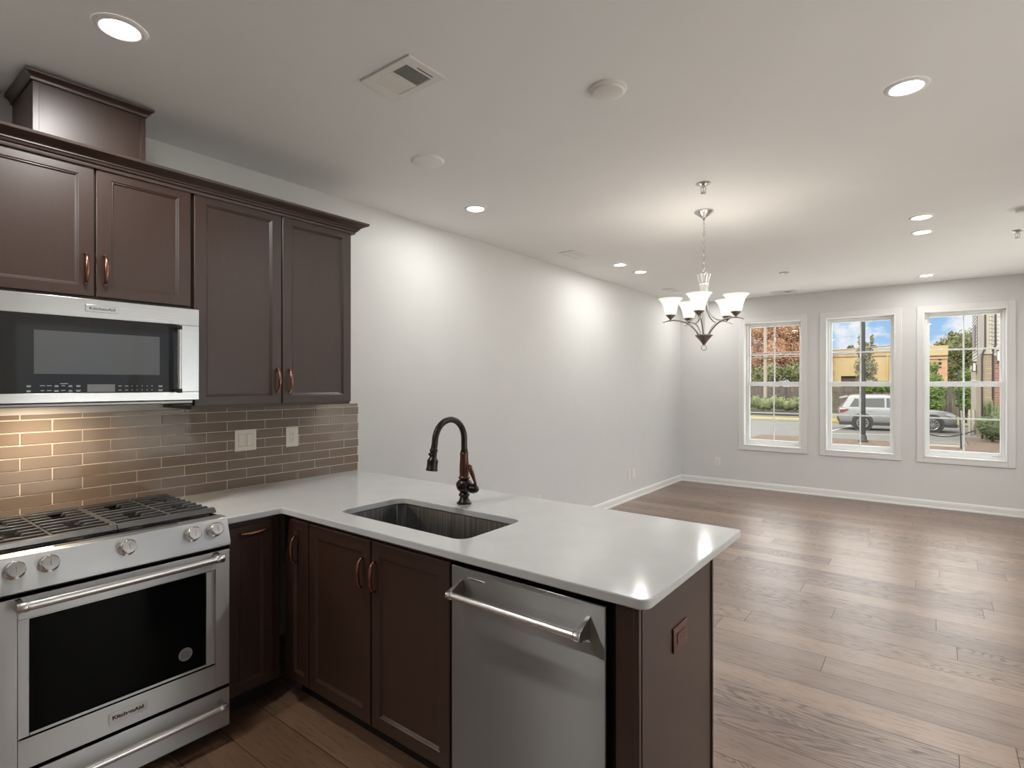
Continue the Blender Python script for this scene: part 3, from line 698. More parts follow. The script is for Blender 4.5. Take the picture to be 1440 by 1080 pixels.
for y in (.815, .838): dash(y, 1.489, .012); dash(y, 1.472, .010)
for y in (.858, .876, .895, .914, .932): dash(y, 1.489, .004); dash(y, 1.472, .004)
for y in (.965,): dash(y, 1.489, .016); dash(y, 1.485, .014); dash(y, 1.472, .018); dash(y, 1.468, .014)
dash(.63, 1.499, .024)
m.build('button_lettering', INKW, gl)
bd = MB().box(MX1, MX1 + .003, .697, .810, 1.787, 1.815).build('badge', STEEL_TOP, fr, bevel=.001)
text('lettering', 'KitchenAid', .0165, P('badge_ink', (.12, .12, .12), .4), bd, (MX1 + .0035, .7535, 1.8005), (0, 1, 0), (0, 0, 1), 1.2, .0003)
h_ = MB().tube([(.452, 1.024, 1.475), (.452, 1.024, 1.738)], .0095, 20).build('handle', BAR, root)
for s, z in ((1, 1.458), (-1, 1.755)):
    m = MB(); m.lathe([(0, 0), (.0105, 0), (.0115, .002), (.0115, .017), (.0105, .019), (0, .019)], (.452, 1.024, z), (0, 0, s), 20)
    m.prism([(.450, 1.018, z + s*.003), (.450, 1.030, z + s*.003), (MX1, 1.030, z + s*.003), (MX1, 1.018, z + s*.003)], (0, 0, s*.014)); m.build('handle_bracket', BLACKP, h_, bevel=.001)
light('cooktop_lamp', 'AREA', 2.3, (0.22, 0.62, 1.404), (1, .78, .52), root, .06)

# ------------------------------------------------------------------ outlets and switches
def plate(name, label, cat, c, n, wd, ht, mat, gang, group=None):
    """wall plate centred at c, n points out of the wall"""
    c, n = Vector(c), Vector(n); s = Vector((0, 0, 1)).cross(n); up = Vector((0, 0, 1))
    root = thing(name, c, label, cat, group)
    m = MB(); m.obox(c + n*.003, n*.0028, s*wd/2, up*ht/2); m.build('plate', mat, root, bevel=.002)
    k = len(gang)
    for i, g_ in enumerate(gang):
        cc = c + s*((i - (k - 1)/2)*.046)
        if g_ == 'rocker':
            m = MB(); m.obox(cc + n*.0068, n*.0012, s*.0165, up*.033); q = m.build('rocker', mat, root, bevel=.001)
            m = MB(); m.obox(cc + n*.0058, n*.0002, s*.0182, up*.0347); m.build('rocker_gap_shade', P('gap_shade_grey', (.25, .22, .19), .7), q)  # grey sheet paints the shade in the slit around the rocker
        elif g_ == 'outlet':
            m = MB(); m.obox(cc + n*.0064, n*.0008, s*.0165, up*.033); q = m.build('receptacle', mat, root, bevel=.0006)
            m = MB(); m.obox(cc + n*.0057, n*.0001, s*.0177, up*.0342); m.build('receptacle_gap_shade', P('gap_shade_grey', (.25, .22, .19), .7), q)  # same painted shade around the receptacle
            m = MB()
            for dz in (-.016, .016):
                m.obox(cc + n*.0073 + up*(dz + .004) + s*.006, n*.0003, s*.0011, up*.004); m.obox(cc + n*.0073 + up*(dz + .004) - s*.006, n*.0003, s*.0011, up*.0035); m.obox(cc + n*.0073 + up*(dz - .006), n*.0003, s*.0024, up*.0024)
            m.build('slots', SLOT if mat is not COPPERPL else COPPER, q)
    return root
COPPERPL = P('copper_plate', (0.17, 0.085, 0.068), 0.32, 0.85)
plate('light_switch', 'ivory double rocker switch on the brown tile backsplash', 'switch', (.0108, 1.5365, 1.180), (1, 0, 0), .122, .120, IVORY, ('rocker', 'rocker'))
plate('power_outlet', 'ivory outlet on the brown tile beside the double switch', 'outlet', (.0108, 1.819, 1.178), (1, 0, 0), .080, .122, IVORY, ('outlet',))
plate('power_outlet', 'white outlet low on the left wall, the nearer of an adjacent pair', 'outlet', (0.0005, 6.465, .336), (1, 0, 0), .078, .124, PLASTIC, ('outlet',))
plate('cable_jack', 'white blank jack plate low on left wall, farther of an adjacent pair', 'wall plate', (0.0005, 6.605, .328), (1, 0, 0), .078, .124, PLASTIC, ('blank',))
plate('power_outlet', 'white outlet low on the far wall left of the windows', 'outlet', (.552, F - .0005, .337), (0, -1, 0), .078, .124, PLASTIC, ('outlet',))
plate('power_outlet', 'white outlet on left wall barely showing above the countertop back edge', 'outlet', (0.0005, 4.445, .336), (1, 0, 0), .078, .124, PLASTIC, ('outlet',))
plate('power_outlet', 'copper coloured outlet on the dark peninsula end panel', 'outlet', (2.4365, 1.728, .690), (1, 0, 0), .118, .076, COPPERPL, ())
# copper plate lies on its side: add the horizontal receptacle faces
cp = [o for o in bpy.data.objects if o.get('label', '').startswith('copper coloured outlet')][0]
q = MB().obox((2.4436, 1.728, .690), (.0009, 0, 0), (0, .033, 0), (0, 0, .0165)).build('receptacle', COPPERPL, cp, bevel=.0006)
m = MB()
for dy in (-.016, .016):
    for dz in (-.006, .006): m.obox((2.4447, 1.728 + dy, .690 + dz), (.0003, 0, 0), (0, .004, 0), (0, 0, .0012))
    m.obox((2.4447, 1.728 + dy + .009, .690), (.0003, 0, 0), (0, .0022, 0), (0, 0, .0022))
m.build('slots', COPPER, q)

# ------------------------------------------------------------------ ceiling fittings
def can(x, y, label, watts, group='recessed ceiling lights'):
    root = thing('recessed_light', (x, y, H), label, 'ceiling light', group)
    MB().lathe([(.056, -.002), (.059, -.007), (.064, -.008), (.076, -.005), (.080, -.0003)], (x, y, H), seg=40, caps=False).build('trim_ring', CEIL, root, smooth=60)
    MB().lathe([(0, -.0045), (.0575, -.0045), (.0575, -.001), (0, -.001)], (x, y, H), seg=40).build('lens', LENS, root)
    light('lamp', 'AREA', watts, (x, y, H - .0115), (1, .985, .955), root, .11)
    return root
can(.875, .673, 'recessed light in the ceiling above the range, beside the duct cover', KITCHEN_W)
can(.561, 2.872, 'recessed light near left wall just beyond the tall wall cabinet', WALL_CAN_W*1.1)
can(.539, 5.135, 'recessed light near left wall, nearer of a pair left of the chandelier', WALL_CAN_W*.7)
can(.555, 5.60, 'recessed light near left wall, farther of a pair left of the chandelier', WALL_CAN_W*.7)
can(.55, 7.745, 'recessed light close to the far left ceiling corner, hidden behind chandelier', WALL_CAN_W)
can(2.999, 2.768, 'large looking recessed light right of the round ceiling detector', CAN_W)
can(3.019, 5.004, 'recessed light right of the chandelier, nearer of a pair', CAN_W)
can(3.017, 5.501, 'recessed light right of the chandelier, farther of a pair', CAN_W)
can(3.028, 7.745, 'recessed light closest to the far wall above the windows', CAN_W*.4)
for x, y, f_ in ((.875, -.75, 2.0),):
    can(x, y, 'recessed light over the kitchen behind the viewpoint', KITCHEN_W*f_)

def vent(label, x0, x1, y0, y1, half_open):
    root = thing('ceiling_vent', ((x0 + x1)/2, (y0 + y1)/2, H), label, 'air vent')
    fx = (x1 - x0)*.17; fy = (y1 - y0)*.17; xm = (x0 + x1)/2 + .004
    m = MB()
    m.box(x0, x0 + fx, y0, y1, H - .009, H - .0003); m.box(x1 - fx, x1, y0, y1, H - .009, H - .0003); m.box(x0 + fx, x1 - fx, y0, y0 + fy, H - .009, H - .0003); m.box(x0 + fx, x1 - fx, y1 - fy, y1, H - .009, H - .0003)
    m.box(xm - .006, xm + .006, y0 + fy, y1 - fy, H - .009, H - .002)
    m.build('frame', PLASTIC, root, bevel=.002)
    MB().box(x0 + fx*.9, x1 - fx*.9, y0 + fy*.9, y1 - fy*.9, H - .0012, H - .0004).build('duct_opening', P('duct_dark', (.06, .058, .055), .8), root)
    for (a, c, s, n_) in ((x0 + fx, xm - .006, 1, 'louvre_set'), (xm + .006, x1 - fx, -1, 'louvre_set')):
        m = MB(); k = 10; d = (c - a)/k
        for i in range(k):
            xx = a + d*(i + .5)
            hw = d*.62 if s > 0 else d*.36
            m.obox((xx, (y0 + y1)/2, H - .0055), (hw*.75, 0, s*.0024), (0, (y1 - y0)/2 - fy, 0), (0.0003, 0, .0004))
        m.build(n_, PLASTIC, root)
    if half_open: MB().box(x1 - fx*.72, x1 - fx*.62, y0 + fy*2.2, y1 - fy*1.2, H - .0096, H - .0088).build('damper_slot', SLOT, root)
    return root
vent('large white louvred air vent in the ceiling near the wall cabinets', 1.262, 1.552, 1.372, 1.565, True)
vent('small white air vent in ceiling near left wall, nearer than the light pair', .318, .470, 4.315, 4.60, False)
vent('small white air vent near the far left ceiling corner behind the chandelier', .30, .455, 6.82, 7.12, False)
vent('narrow white air vent in the ceiling close to the far wall', 1.36, 1.66, 7.90, 8.06, False)
tag(MB().lathe([(0, -.022), (.058, -.022), (.064, -.019), (.068, -.012), (.076, -.008), (.079, -.0002)], (2.019, 2.038, H), seg=44, caps=False).build('ceiling_detector', PLASTIC, smooth=30, origin=(2.019, 2.038, H)),
    'raised round white detector on the ceiling in front of the chandelier', 'detector')
tag(MB().lathe([(0, -.012), (.070, -.012), (.082, -.009), (.090, -.0002)], (.895, 2.098, H), seg=40, caps=False).build('ceiling_cover_plate', CEIL, smooth=30, origin=(.895, 2.098, H)),
    'flat round cover plate on the ceiling right of the wall cabinets', 'cover plate')
root = thing('smoke_detector', (3.60, 5.19, H), 'small white smoke detector on the ceiling at the right edge of view', 'smoke detector')
MB().lathe([(0, -.034), (.04, -.034), (.052, -.028), (.056, -.012), (.062, -.010), (.064, -.0002)], (3.60, 5.19, H), seg=36, caps=False).build('housing', PLASTIC, root, smooth=40)
MB().lathe([(.053, -.022), (.0565, -.0215), (.0565, -.0185), (.053, -.018)], (3.60, 5.19, H), seg=36, caps=False).build('vent_band', P('grey_band', (.45, .44, .42), .6), root)
def sprinkler(x, y, label, drop=.03):
    root = thing('fire_sprinkler', (x, y, H), label, 'sprinkler')
    MB().lathe([(.012, -.014), (.020, -.010), (.042, -.004), (.046, -.0003)], (x, y, H), seg=32, caps=False).build('escutcheon', NICKEL, root, smooth=60)
    m = MB(); m.cyl((x, y, H), (x, y, H - .022), .010, 16)
    m.tube([(x - .010, y, H - .02), (x - .015, y, H - .032), (x - .012, y, H - .048), (x - .004, y, H - .056)], .003, 8); m.tube([(x + .010, y, H - .02), (x + .015, y, H - .032), (x + .012, y, H - .048), (x + .004, y, H - .056)], .003, 8)
    m.cyl((x, y, H - .022), (x, y, H - .054), .0035, 10); m.build('sprinkler_frame', NICKEL, root)
    MB().lathe([(0, -.060), (.016, -.060), (.017, -.057), (.006, -.055), (0, -.055)], (x, y, H), seg=20).build('deflector', NICKEL, root)
sprinkler(1.975, 3.36, 'fire sprinkler head on the ceiling just before the chandelier canopy')
sprinkler(3.62, 5.92, 'small fire sprinkler head near the smoke detector at right')
tag(MB().lathe([(0, -.009), (.045, -.008), (.055, -.0002)], (1.786, 6.617, H), seg=28, caps=False).build('sprinkler_cover', NICKEL_DARK, smooth=40, origin=(1.786, 6.617, H)), 'small dark grey round cap on the ceiling behind the chandelier', 'cap')

# ------------------------------------------------------------------ chandelier
CX, CY = 1.801, 3.90
root = thing('chandelier', (CX, CY, H), 'brushed nickel chandelier with five lit white bell shades hanging from ceiling', 'chandelier')
MB().lathe([(0, -.062), (.008, -.062), (.010, -.052), (.030, -.038), (.058, -.018), (.066, -.010), (.066, -.001), (0, -.001)], (CX, CY, H), seg=36).build('canopy', NICKEL, root, smooth=40)
zc0, zc1 = H - .062, 2.295
nl = 13; ll = (zc0 - zc1)/nl
for i in range(nl):
    zc = zc0 - ll*(i + .5); a = ll*.5 + .005; wv = .007; pts = []
    for k in range(16):
        q = 2*pi*k/16; d = wv*cos(q)
        pts.append((CX + (d if i % 2 else 0), CY + (0 if i % 2 else d), zc + a*sin(q)))
    MB().tube(pts, .0017, 6, True).build('chain_link', NICKEL, root)
m = MB(); m.tube([(CX + .014*cos(a*pi/8), CY, 2.283 + .014*sin(a*pi/8)) for a in range(16)], .002, 8, True); m.build('top_loop', NICKEL, root)
# central column: fluted bundle that flares at the top
m = MB(); m.cyl((CX, CY, 2.268), (CX, CY, 1.84), .006, 14)
for k in range(6):
    q = 2*pi*k/6 + .3; ux, uy = cos(q), sin(q)
    m.tube([(CX + r*ux, CY + r*uy, z) for r, z in ((.042, 2.268), (.036, 2.255), (.029, 2.235), (.025, 2.21), (.022, 2.17), (.021, 2.12), (.020, 2.06))], [.007, .0085, .0085, .0075, .006, .0055, .005], 10)
m.lathe([(.020, 0), (.032, .001), (.034, .006), (.032, .011), (.020, .012)], (CX, CY, 2.196), seg=28); m.lathe([(0, 0), (.020, 0), (.024, .006), (.018, .014), (0, .016)], (CX, CY, 2.05), seg=24)
m.build('column', P('polished_nickel', (.88, .87, .85), .3, .9), root, smooth=50)
m = MB(); m.lathe([(0, 0), (.008, 0), (.010, .006), (.020, .022), (.040, .046), (.054, .062), (.060, .066), (.060, .072), (.045, .076), (0, .078)], (CX, CY, 1.768), seg=36); m.build('bottom_cone', NICKEL_DARK, root, smooth=40)
m = MB(); m.tube([(CX + .018*cos(a*pi/10)*cos(.65), CY + .018*cos(a*pi/10)*sin(.65), 1.750 + .018*sin(a*pi/10)) for a in range(20)], .0024, 8, True); m.build('bottom_ring', NICKEL_DARK, root)
RS = .228
# angle 0 faces the camera
cdir = math.atan2(0 - CY, 3.0836 - CX)
for k in range(5):
    q = cdir + R(-8) + 2*pi*k/5; ux, uy = cos(q), sin(q)
    def S(r, z): return (CX + r*ux, CY + r*uy, z)
    m = MB()
    m.tube([S(.035, 1.842), S(.055, 1.872), (S(.085, 1.905)), S(.120, 1.930), S(.160, 1.944), S(.205, 1.948), S(.245, 1.944), S(.282, 1.932)], [.0062, .0062, .006, .006, .0055, .005, .0045, .003], 10)
    m.tube([S(.012, 2.10), S(.020, 2.06), S(.034, 2.01), S(.058, 1.968), S(.090, 1.943), S(.130, 1.934), S(.160, 1.936)], [.0055, .0055, .0055, .005, .005, .0045, .003], 10)
    m.build('arm', NICKEL, root, smooth=60)
    c = S(RS, 1.948)
    f_ = MB().lathe([(.004, 0), (.006, .006), (.016, .016), (.030, .030), (.034, .034), (.034, .038), (0, .038)], c, seg=28).build('shade_holder', NICKEL_DARK, root, smooth=50)
    sh = [(.030, .034), (.036, .040), (.040, .055), (.044, .075), (.050, .100), (.060, .124), (.072, .142), (.084, .152), (.085, .1545), (.082, .1545), (.070, .1445), (.057, .126), (.047, .101), (.041, .075), (.037, .055), (.033, .042), (.028, .037)]
    MB().lathe(sh, c, seg=36, caps=False).build('glass_shade', SHADE, root, smooth=60)
    bl = MB().lathe([(0, .040), (.010, .042), (.012, .056), (.022, .075), (.026, .090), (.020, .106), (0, .112)], c, seg=18).build('bulb', emis('bulb_glow', (1, .9, .74), 6), root, smooth=60)
    light('bulb_lamp', 'POINT', CHAND_W, (c[0], c[1], c[2] + .128), (1, .93, .84), root, .022)

# ------------------------------------------------------------------ outside
G = -.85
struct(MB().box(-60, 60, -60, 19.9, G - .3, G - .02).build('pale_bounce_ground', noise_color(P('bounce_ground_pale', (.4, .38, .35), .9), (.66, .65, .62), (.74, .73, .70), ns=2)))  # unseen ground, coloured pale to bounce daylight up onto the ceiling
ALB = 0.42
ASPH = noise_color(P('asphalt', (.2, .2, .195), .9), (.185, .180, .170), (.245, .24, .228), ns=2.5, detail=8)
struct(MB().box(-45, 45, 19.92, 37.6, G - .3, G).build('parking_lot_ground', ASPH))
struct(MB().box(-45, 45, 37.62, 110, G - .3, G + .10).build('grass_ground', noise_color(P('lawn', (.2, .25, .07), .95), (.20, .20, .08), (.34, .30, .14), ns=1.5, detail=8)))
tag(MB().box(-14, -3.1, 37.4, 37.61, G, G + .16).build('pale_curb', P('pale_curb_paint', (.74, .64, .40), .8), origin=(-7, 37.5, G), bevel=.02), 'pale cream curb across the lot below the green hedge', 'curb')
tag(MB().box(-3.08, -1.0, 37.4, 37.61, G, G + .16).build('yellow_curb', P('yellow_paint', (.72, .52, .13), .7), origin=(-5, 37.5, G), bevel=.02), 'yellow painted curb just behind the rear of the silver car', 'curb')
MULCH = noise_color(P('mulch', (.14, .08, .05), .95), (.10, .06, .042), (.26, .17, .11), ns=9, detail=8, bump=.5)
tag(MB().box(-3.0, 8.0, 23.4, 26.3, G - .05, G + .05).box(4.15, 8.0, 26.3, 29.7, G - .05, G + .05).build('mulch_bed', MULCH, origin=(3, 25, G)), 'strip of brown mulch in front of the parking lot', 'mulch bed', kind='stuff')
PALE = P('pale_concrete', (.62, .56, .46), .85)
struct(MB().box(-3, 9, 20.0, 23.35, G - .05, G + .06).build('sidewalk', PALE))
tag(MB().box(2.4, 3.85, 25.0, 25.18, G + .05, G + .12).build('curb_stone', PALE, origin=(3.1, 25.1, G + .05), bevel=.01), 'short pale curb stone lying on the brown mulch beside the thin post', 'curb stone')
WHITE = P('road_paint', (.66, .64, .60), .8)
def stripe(a, bb, wd, label):
    a, bb = Vector((*a, G + .004)), Vector((*bb, G + .004)); d = (bb - a).normalized(); s = Vector((-d.y, d.x, 0))*wd/2
    m = MB(); m.prism([a + s, a - s, bb - s, bb + s], (0, 0, .004)); tag(m.build('parking_line', WHITE, origin=tuple(a)), label, 'road marking')
stripe((-.95, 29.3), (-.45, 36.0), .13, 'white painted parking line leading back to the silver car')
stripe((-1.2, 29.0), (4.6, 31.6), .16, 'worn white line painted across the lot before the silver car')

def leaf_blob(m, blobs, n, size, rg, flat=.6):
    for _ in range(n):
        c, r, sc = rg.choices(blobs, weights=[b_[1]**2 for b_ in blobs])[0]
        d = Vector((rg.gauss(0, 1), rg.gauss(0, 1), rg.gauss(0, 1))).normalized()*(rg.uniform(.55, 1.0))
        p = Vector(c) + Vector((d.x*r*sc[0], d.y*r*sc[1], d.z*r*sc[2]))
        u = Vector((rg.gauss(0, 1), rg.gauss(0, 1), rg.gauss(0, 1))).normalized(); v = u.orthogonal().normalized(); s = size*rg.uniform(.6, 1.4)
        m.quad(p - u*s, p + v*s*flat, p + u*s, p - v*s*flat)
def leafmat(name, c0, c1, c2):
    m = P(name, c1, .7); N, L, b = nodes(m)
    t = N.new('ShaderNodeTexCoord'); n = N.new('ShaderNodeTexNoise'); n.inputs['Scale'].default_value = 2.2; n.inputs['Detail'].default_value = 9; n.inputs['Roughness'].default_value = .8
    r = N.new('ShaderNodeValToRGB'); el = r.color_ramp.elements; el[0].position = .36; el[0].color = (*K(c0), 1); el[1].position = .66; el[1].color = (*K(c2), 1); q = el.new(.5); q.color = (*K(c1), 1)
    L.new(t.outputs['Object'], n.inputs['Vector']); L.new(n.outputs['Fac'], r.inputs[0]); L.new(r.outputs[0], b.inputs['Base Color']); return m
BARK = noise_color(P('bark', (.10, .07, .05), .9), (.07, .05, .035), (.15, .11, .08), ns=12, detail=6)
def tree(name, label, base, trunk_h, blobs, n, size, mat, seed, trunk_r=.15, cat='tree', group=None):
    root = thing(name, base, label, cat, group); b0 = Vector(base); rg = random.Random(seed)
    m = MB(); m.tube([b0, b0 + Vector((.03, 0, trunk_h*.5)), b0 + Vector((-.04, 0, trunk_h))], [trunk_r, trunk_r*.8, trunk_r*.5], 10)
    for c, r, sc in blobs[:6]:
        c = Vector(c); m.tube([b0 + Vector((0, 0, trunk_h*.8)), (b0 + Vector((0, 0, trunk_h)) + c)/2 + Vector((0, 0, .1)), c], [trunk_r*.45, trunk_r*.3, trunk_r*.12], 7)
    m.build('trunk', BARK, root)
    m = MB()
    for c, r, sc in blobs: m.sphere(c, r*.62, sc, 2)
    leaf_blob(m, blobs, n, size, rg); m.build('foliage', mat, root, smooth=0, recalc=False)
    return root
LG = leafmat('leaves_bright_green', (.07, .14, .02), (.20, .33, .05), (.38, .52, .11))
MG = leafmat('leaves_mid_green', (.07, .10, .025), (.18, .22, .06), (.33, .36, .12))
DG = leafmat('leaves_olive', (.10, .115, .04), (.24, .26, .09), (.42, .42, .17))
AU = leafmat('leaves_autumn', (.42, .22, .10), (.78, .40, .24), (.88, .66, .32))
HG = leafmat('hedge_green', (.11, .14, .05), (.24, .29, .11), (.38, .42, .18))

# hedge with low dark wall, brown fence
tag(MB().box(-14, -3.2, 41.2, 41.5, G + .1, -.42).build('planter_wall', P('dark_block', (.10, .095, .095), .85), origin=(-8, 41.3, G + .1)), 'low dark retaining wall below the green hedge', 'wall')
m = MB(); bl = []
for k in range(26):
    x = -13.8 + k*.42; bl.append(((x, 42.2, .05 + .12*sin(k*1.7)), .52, (1, .8, 1.0)))
for c, r, sc in bl: m.sphere(c, r*.8, sc, 2)
leaf_blob(m, bl, 5200, .07, random.Random(3)); tag(m.build('hedge', HG, smooth=0, recalc=False, origin=(-8, 42, -.4)), 'clipped green hedge growing along the dark retaining wall', 'hedge')
FEN = noise_color(P('brown_fence', (.2, .16, .14), .85), (.16, .125, .105), (.25, .20, .175), scale=(6, 1, 1), ns=2, detail=4)
root = thing('privacy_fence', (-3, 47.5, G), 'tall brown board fence standing behind the silver car and hedge', 'fence')
m = MB()
for k in range(90): m.box(-16 + k*.262, -16 + k*.262 + .25, 47.5, 47.54 + .01*(k % 2), G + .1, 1.16)
m.build('boards', FEN, root)
MB().box(-16.1, 7.6, 47.55, 47.66, 1.0, 1.2).build('top_rail', FEN, root)
# utility pole and wires
root = thing('utility_pole', (-6.83, 44, G), 'pale wooden utility pole rising behind the hedge in the left window', 'utility pole')
MB().cyl((-6.83, 44, G + .1), (-6.83, 44, 9.5), .13, 16, .10).build('pole', P('pale_wood_pole', (.62, .52, .42), .85), root)
MB().box(-7.9, -5.7, 43.86, 43.96, 8.3, 8.42).build('crossarm', P('pole_arm', (.4, .33, .26), .85), root)
m = MB(); m.box(-6.73, -6.71, 43.93, 43.99, 3.2, 3.5); m.build('pole_bracket', NICKEL_DARK, root)
wz = 3.62
for dz, nm in ((0.10, 'upper thin cable running past the utility pole in front of autumn tree'), (-.22, 'lower thin cable sagging past the utility pole in front of autumn tree')):
    m = MB(); m.tube([(-20, 43.8, wz + dz - .2), (-12, 43.8, wz + dz - .12), (-6.9, 43.8, wz + dz), (-3, 43.8, wz + dz + .02), (2, 43.8, wz + dz + .3)], .035, 8)
    tag(m.build('overhead_cable', P('cable_grey', (.42, .36, .33), .6), origin=(-6.9, 43.8, wz + dz)), nm, 'cable')
# tan buildings
TAN = noise_color(P('tan_stucco', (.66, .50, .26), .85), (.78, .58, .29), (.88, .67, .36), ns=.5, detail=5)
ORG = noise_color(P('orange_brick_stucco', (.62, .36, .19), .85), (.78, .46, .26), (.90, .58, .34), scale=(1, 1, 3), ns=1.5, detail=6)
root = thing('tan_building', (-2, 60, G), 'flat roofed tan building with dark garage opening seen through middle window', 'building')
m = MB(); m.box(-7.4, -3.78, 60, 70, G, 4.35); m.box(-3.78, -2.45, 60, 70, 2.15, 4.35); m.box(-2.45, 2.0, 60, 70, G, 4.35); m.box(-3.78, -2.45, 60.6, 70, G, 2.15); m.build('walls', TAN, root, smooth=0)
MB().box(-7.5, 2.1, 59.85, 70.1, 4.35, 4.72).build('cornice', P('pale_cornice', (.72, .60, .42), .8), root, bevel=.03)
MB().box(-7.42, 2.02, 59.95, 60, 3.92, 4.0).build('trim_band', P('tan_band', (.40, .28, .16), .8), root)
MB().box(-3.78, -2.45, 60.3, 60.5, G, 2.10).build('garage_door', P('garage_brown', (.17, .11, .08), .8), root)
MB().box(-4.75, -4.45, 59.9, 59.96, 3.55, 4.05).build('blue_sign', P('blue_sign', (.10, .12, .42), .6), root)
for x in (-.2, .7): MB().box(x, x + .12, 59.9, 60, G, 4.0).build('pilaster', TAN, root)
root = thing('orange_brick_building', (3.4, 58, G), 'orange tan building with small dark window panes seen through the right window', 'building')
m = MB(); m.box(2.15, 4.06, 58, 66, G, 3.5); m.build('walls', ORG, root)
MB().box(2.1, 4.1, 57.92, 66.1, 3.5, 4.62).build('upper_band', TAN, root, bevel=.02)
MB().box(2.1, 4.1, 57.86, 57.92, 3.72, 3.80).build('trim_band', P('dark_band', (.22, .10, .08), .8), root)
m = MB()
for (x, z, s) in ((3.16, 3.05, .20), (3.46, 3.05, .20), (3.46, 3.42, .16), (3.16, 3.86, .16), (3.16, 2.78, .10), (3.46, 2.78, .10)): m.box(x, x + .20, 57.94, 57.998, z, z + s)
m.build('window', P('dark_pane', (.06, .05, .045), .2), root)
# small pale far houses in the left window
root = thing('far_house', (-13.6, 69, G), 'small pale gabled house behind the fence at left edge of left window', 'house')
m = MB(); m.box(-14.9, -13.0, 69, 75, G, 1.5); m.build('walls', P('cream_siding', (.78, .70, .56), .8), root); MB().prism([(-15.2, 68.8, 1.5), (-12.7, 68.8, 1.5), (-14.2, 68.8, 3.0)], (0, 6.4, 0)).build('roof', P('cream_roof', (.75, .62, .42), .8), root)
for x in (-14.2, -13.6): MB().box(x, x + .3, 68.94, 69, .2, 1.0).build('window', P('house_pane', (.25, .22, .2), .3), root)
root = thing('far_house', (-9.3, 69, G), 'small pale A-frame roofed house behind the fence at right edge of left window', 'house')
m = MB(); m.box(-9.9, -8.5, 69, 74, G, .9); m.build('walls', P('peach_siding', (.78, .62, .44), .8), root); MB().prism([(-10.1, 68.8, .6), (-8.2, 68.8, .6), (-9.3, 68.8, 2.4)], (0, 5.2, 0)).build('roof', P('peach_roof', (.74, .54, .33), .8), root)

# trees
tree('autumn_tree', 'large russet autumn tree filling the upper left window', (-8.2, 56, G), 3.4,
     [((-8.5, 56, 4.6), 2.2, (1, 1, 1)), ((-10.8, 56.5, 3.8), 1.9, (1, 1, 1.1)), ((-6.7, 56.6, 4.2), 2.0, (1, 1, 1.1)), ((-9.8, 56, 6.8), 2.0, (1.1, 1, 1)), ((-7.3, 56, 6.7), 2.0, (1.1, 1, 1)), ((-12.8, 57, 5.9), 2.0, (1, 1, 1)) , ((-5.6, 56, 3.0), 1.3, (1, 1, 1.2))], 16000, .085, AU, 11, .22)
tree('understory_tree', 'yellow green tree under the autumn tree behind the brown fence', (-10.4, 50, G), 2.0,
     [((-10.6, 50, 2.4), 1.3, (1.2, 1, 1)), ((-8.0, 50.2, 2.1), 1.2, (1.2, 1, .9)), ((-5.9, 50.3, 2.3), 1.0, (1.1, 1, 1)), ((-9.3, 50, 1.5), 1.1, (1.2, 1, .8))], 4200, .10, DG, 12, .12)
tree('small_tree', 'sparse grey green tree in front of the tan building', (-1.1, 52, G), 2.6,
     [((-1.15, 52, 2.7), .85, (1, 1, 1.3)), ((-1.2, 52, 4.0), .62, (.95, 1, 1.3)), ((-1.55, 52, 4.9), .25, (.7, .7, 2.0)), ((-.75, 52, 4.9), .25, (.7, .7, 2.0)), ((-1.1, 52, 1.5), .8, (1.1, 1, .8))], 2600, .075, leafmat('leaves_grey', (.16, .15, .085), (.30, .29, .17), (.44, .42, .27)), 13, .09)
tree('leafy_shrub', 'bright green shrub above the silver car roof', (-.1, 46, G), 1.3,
     [((-.55, 46, 1.15), .52, (1.2, 1, .8)), ((.25, 46, 1.25), .55, (1.2, 1, .8)), ((.9, 46.1, 1.2), .5, (1.2, 1, .8))], 2400, .06, LG, 14, .06, 'shrub')
tree('young_tree', 'bright green conical young tree behind the car hood', (3.08, 45, G), 1.8,
     [((3.1, 45, 2.5), .32, (1, 1, 1.3)), ((3.1, 45, 1.7), .55, (1, 1, 1)), ((3.15, 45, .9), .72, (1, 1, .9)), ((3.1, 45, .2), .70, (1, 1, .8)), ((2.6, 45, .6), .5, (1, 1, 1))], 3200, .07, LG, 15, .07)
tree('tall_tree', 'tall olive green tree rising behind the orange building', (5.1, 71, G), 4.0,
     [((5.0, 71, 4.9), 1.6, (1.1, 1, 1.1)), ((4.5, 71, 3.2), 1.3, (1, 1, 1.2)), ((6.0, 71, 5.4), 1.6, (1, 1, 1)), ((4.6, 71, 6.0), .55, (.6, .6, 1.4)), ((5.6, 71.2, 2.0), 1.7, (1.1, 1, 1.2)), ((6.6, 71, 3.8), 1.5, (1, 1, 1.3)), ((3.9, 71, 5.3), .7, (1.2, 1, .8)), ((5.0, 71, .8), 1.2, (1, 1, 1))], 9000, .10, DG, 16, .22)
tree('garden_tree', 'green leafy tree left of the beige house next door', (4.55, 40, G), 1.4,
     [((4.55, 40, 1.1), .62, (.9, 1, 1.1)), ((4.75, 40, 1.9), .45, (.9, 1, 1)), ((4.6, 40, .35), .6, (.9, 1, .8))], 2400, .06, LG, 17, .07)
for k, (x, h_) in enumerate(((-4.4, 5.3), (-3.4, 5.1), (-2.2, 5.25))):
    tree('distant_treetop', 'distant dark treetop showing just above the tan building roofline', (x, 74, G), 4.6, [((x, 74, h_ + .25), .36, (1, 1, .8)), ((x, 74, h_), .4, (1, 1, .8))], 500, .11, MG, 20 + k, .1, 'tree', 'distant treetops over the tan building')

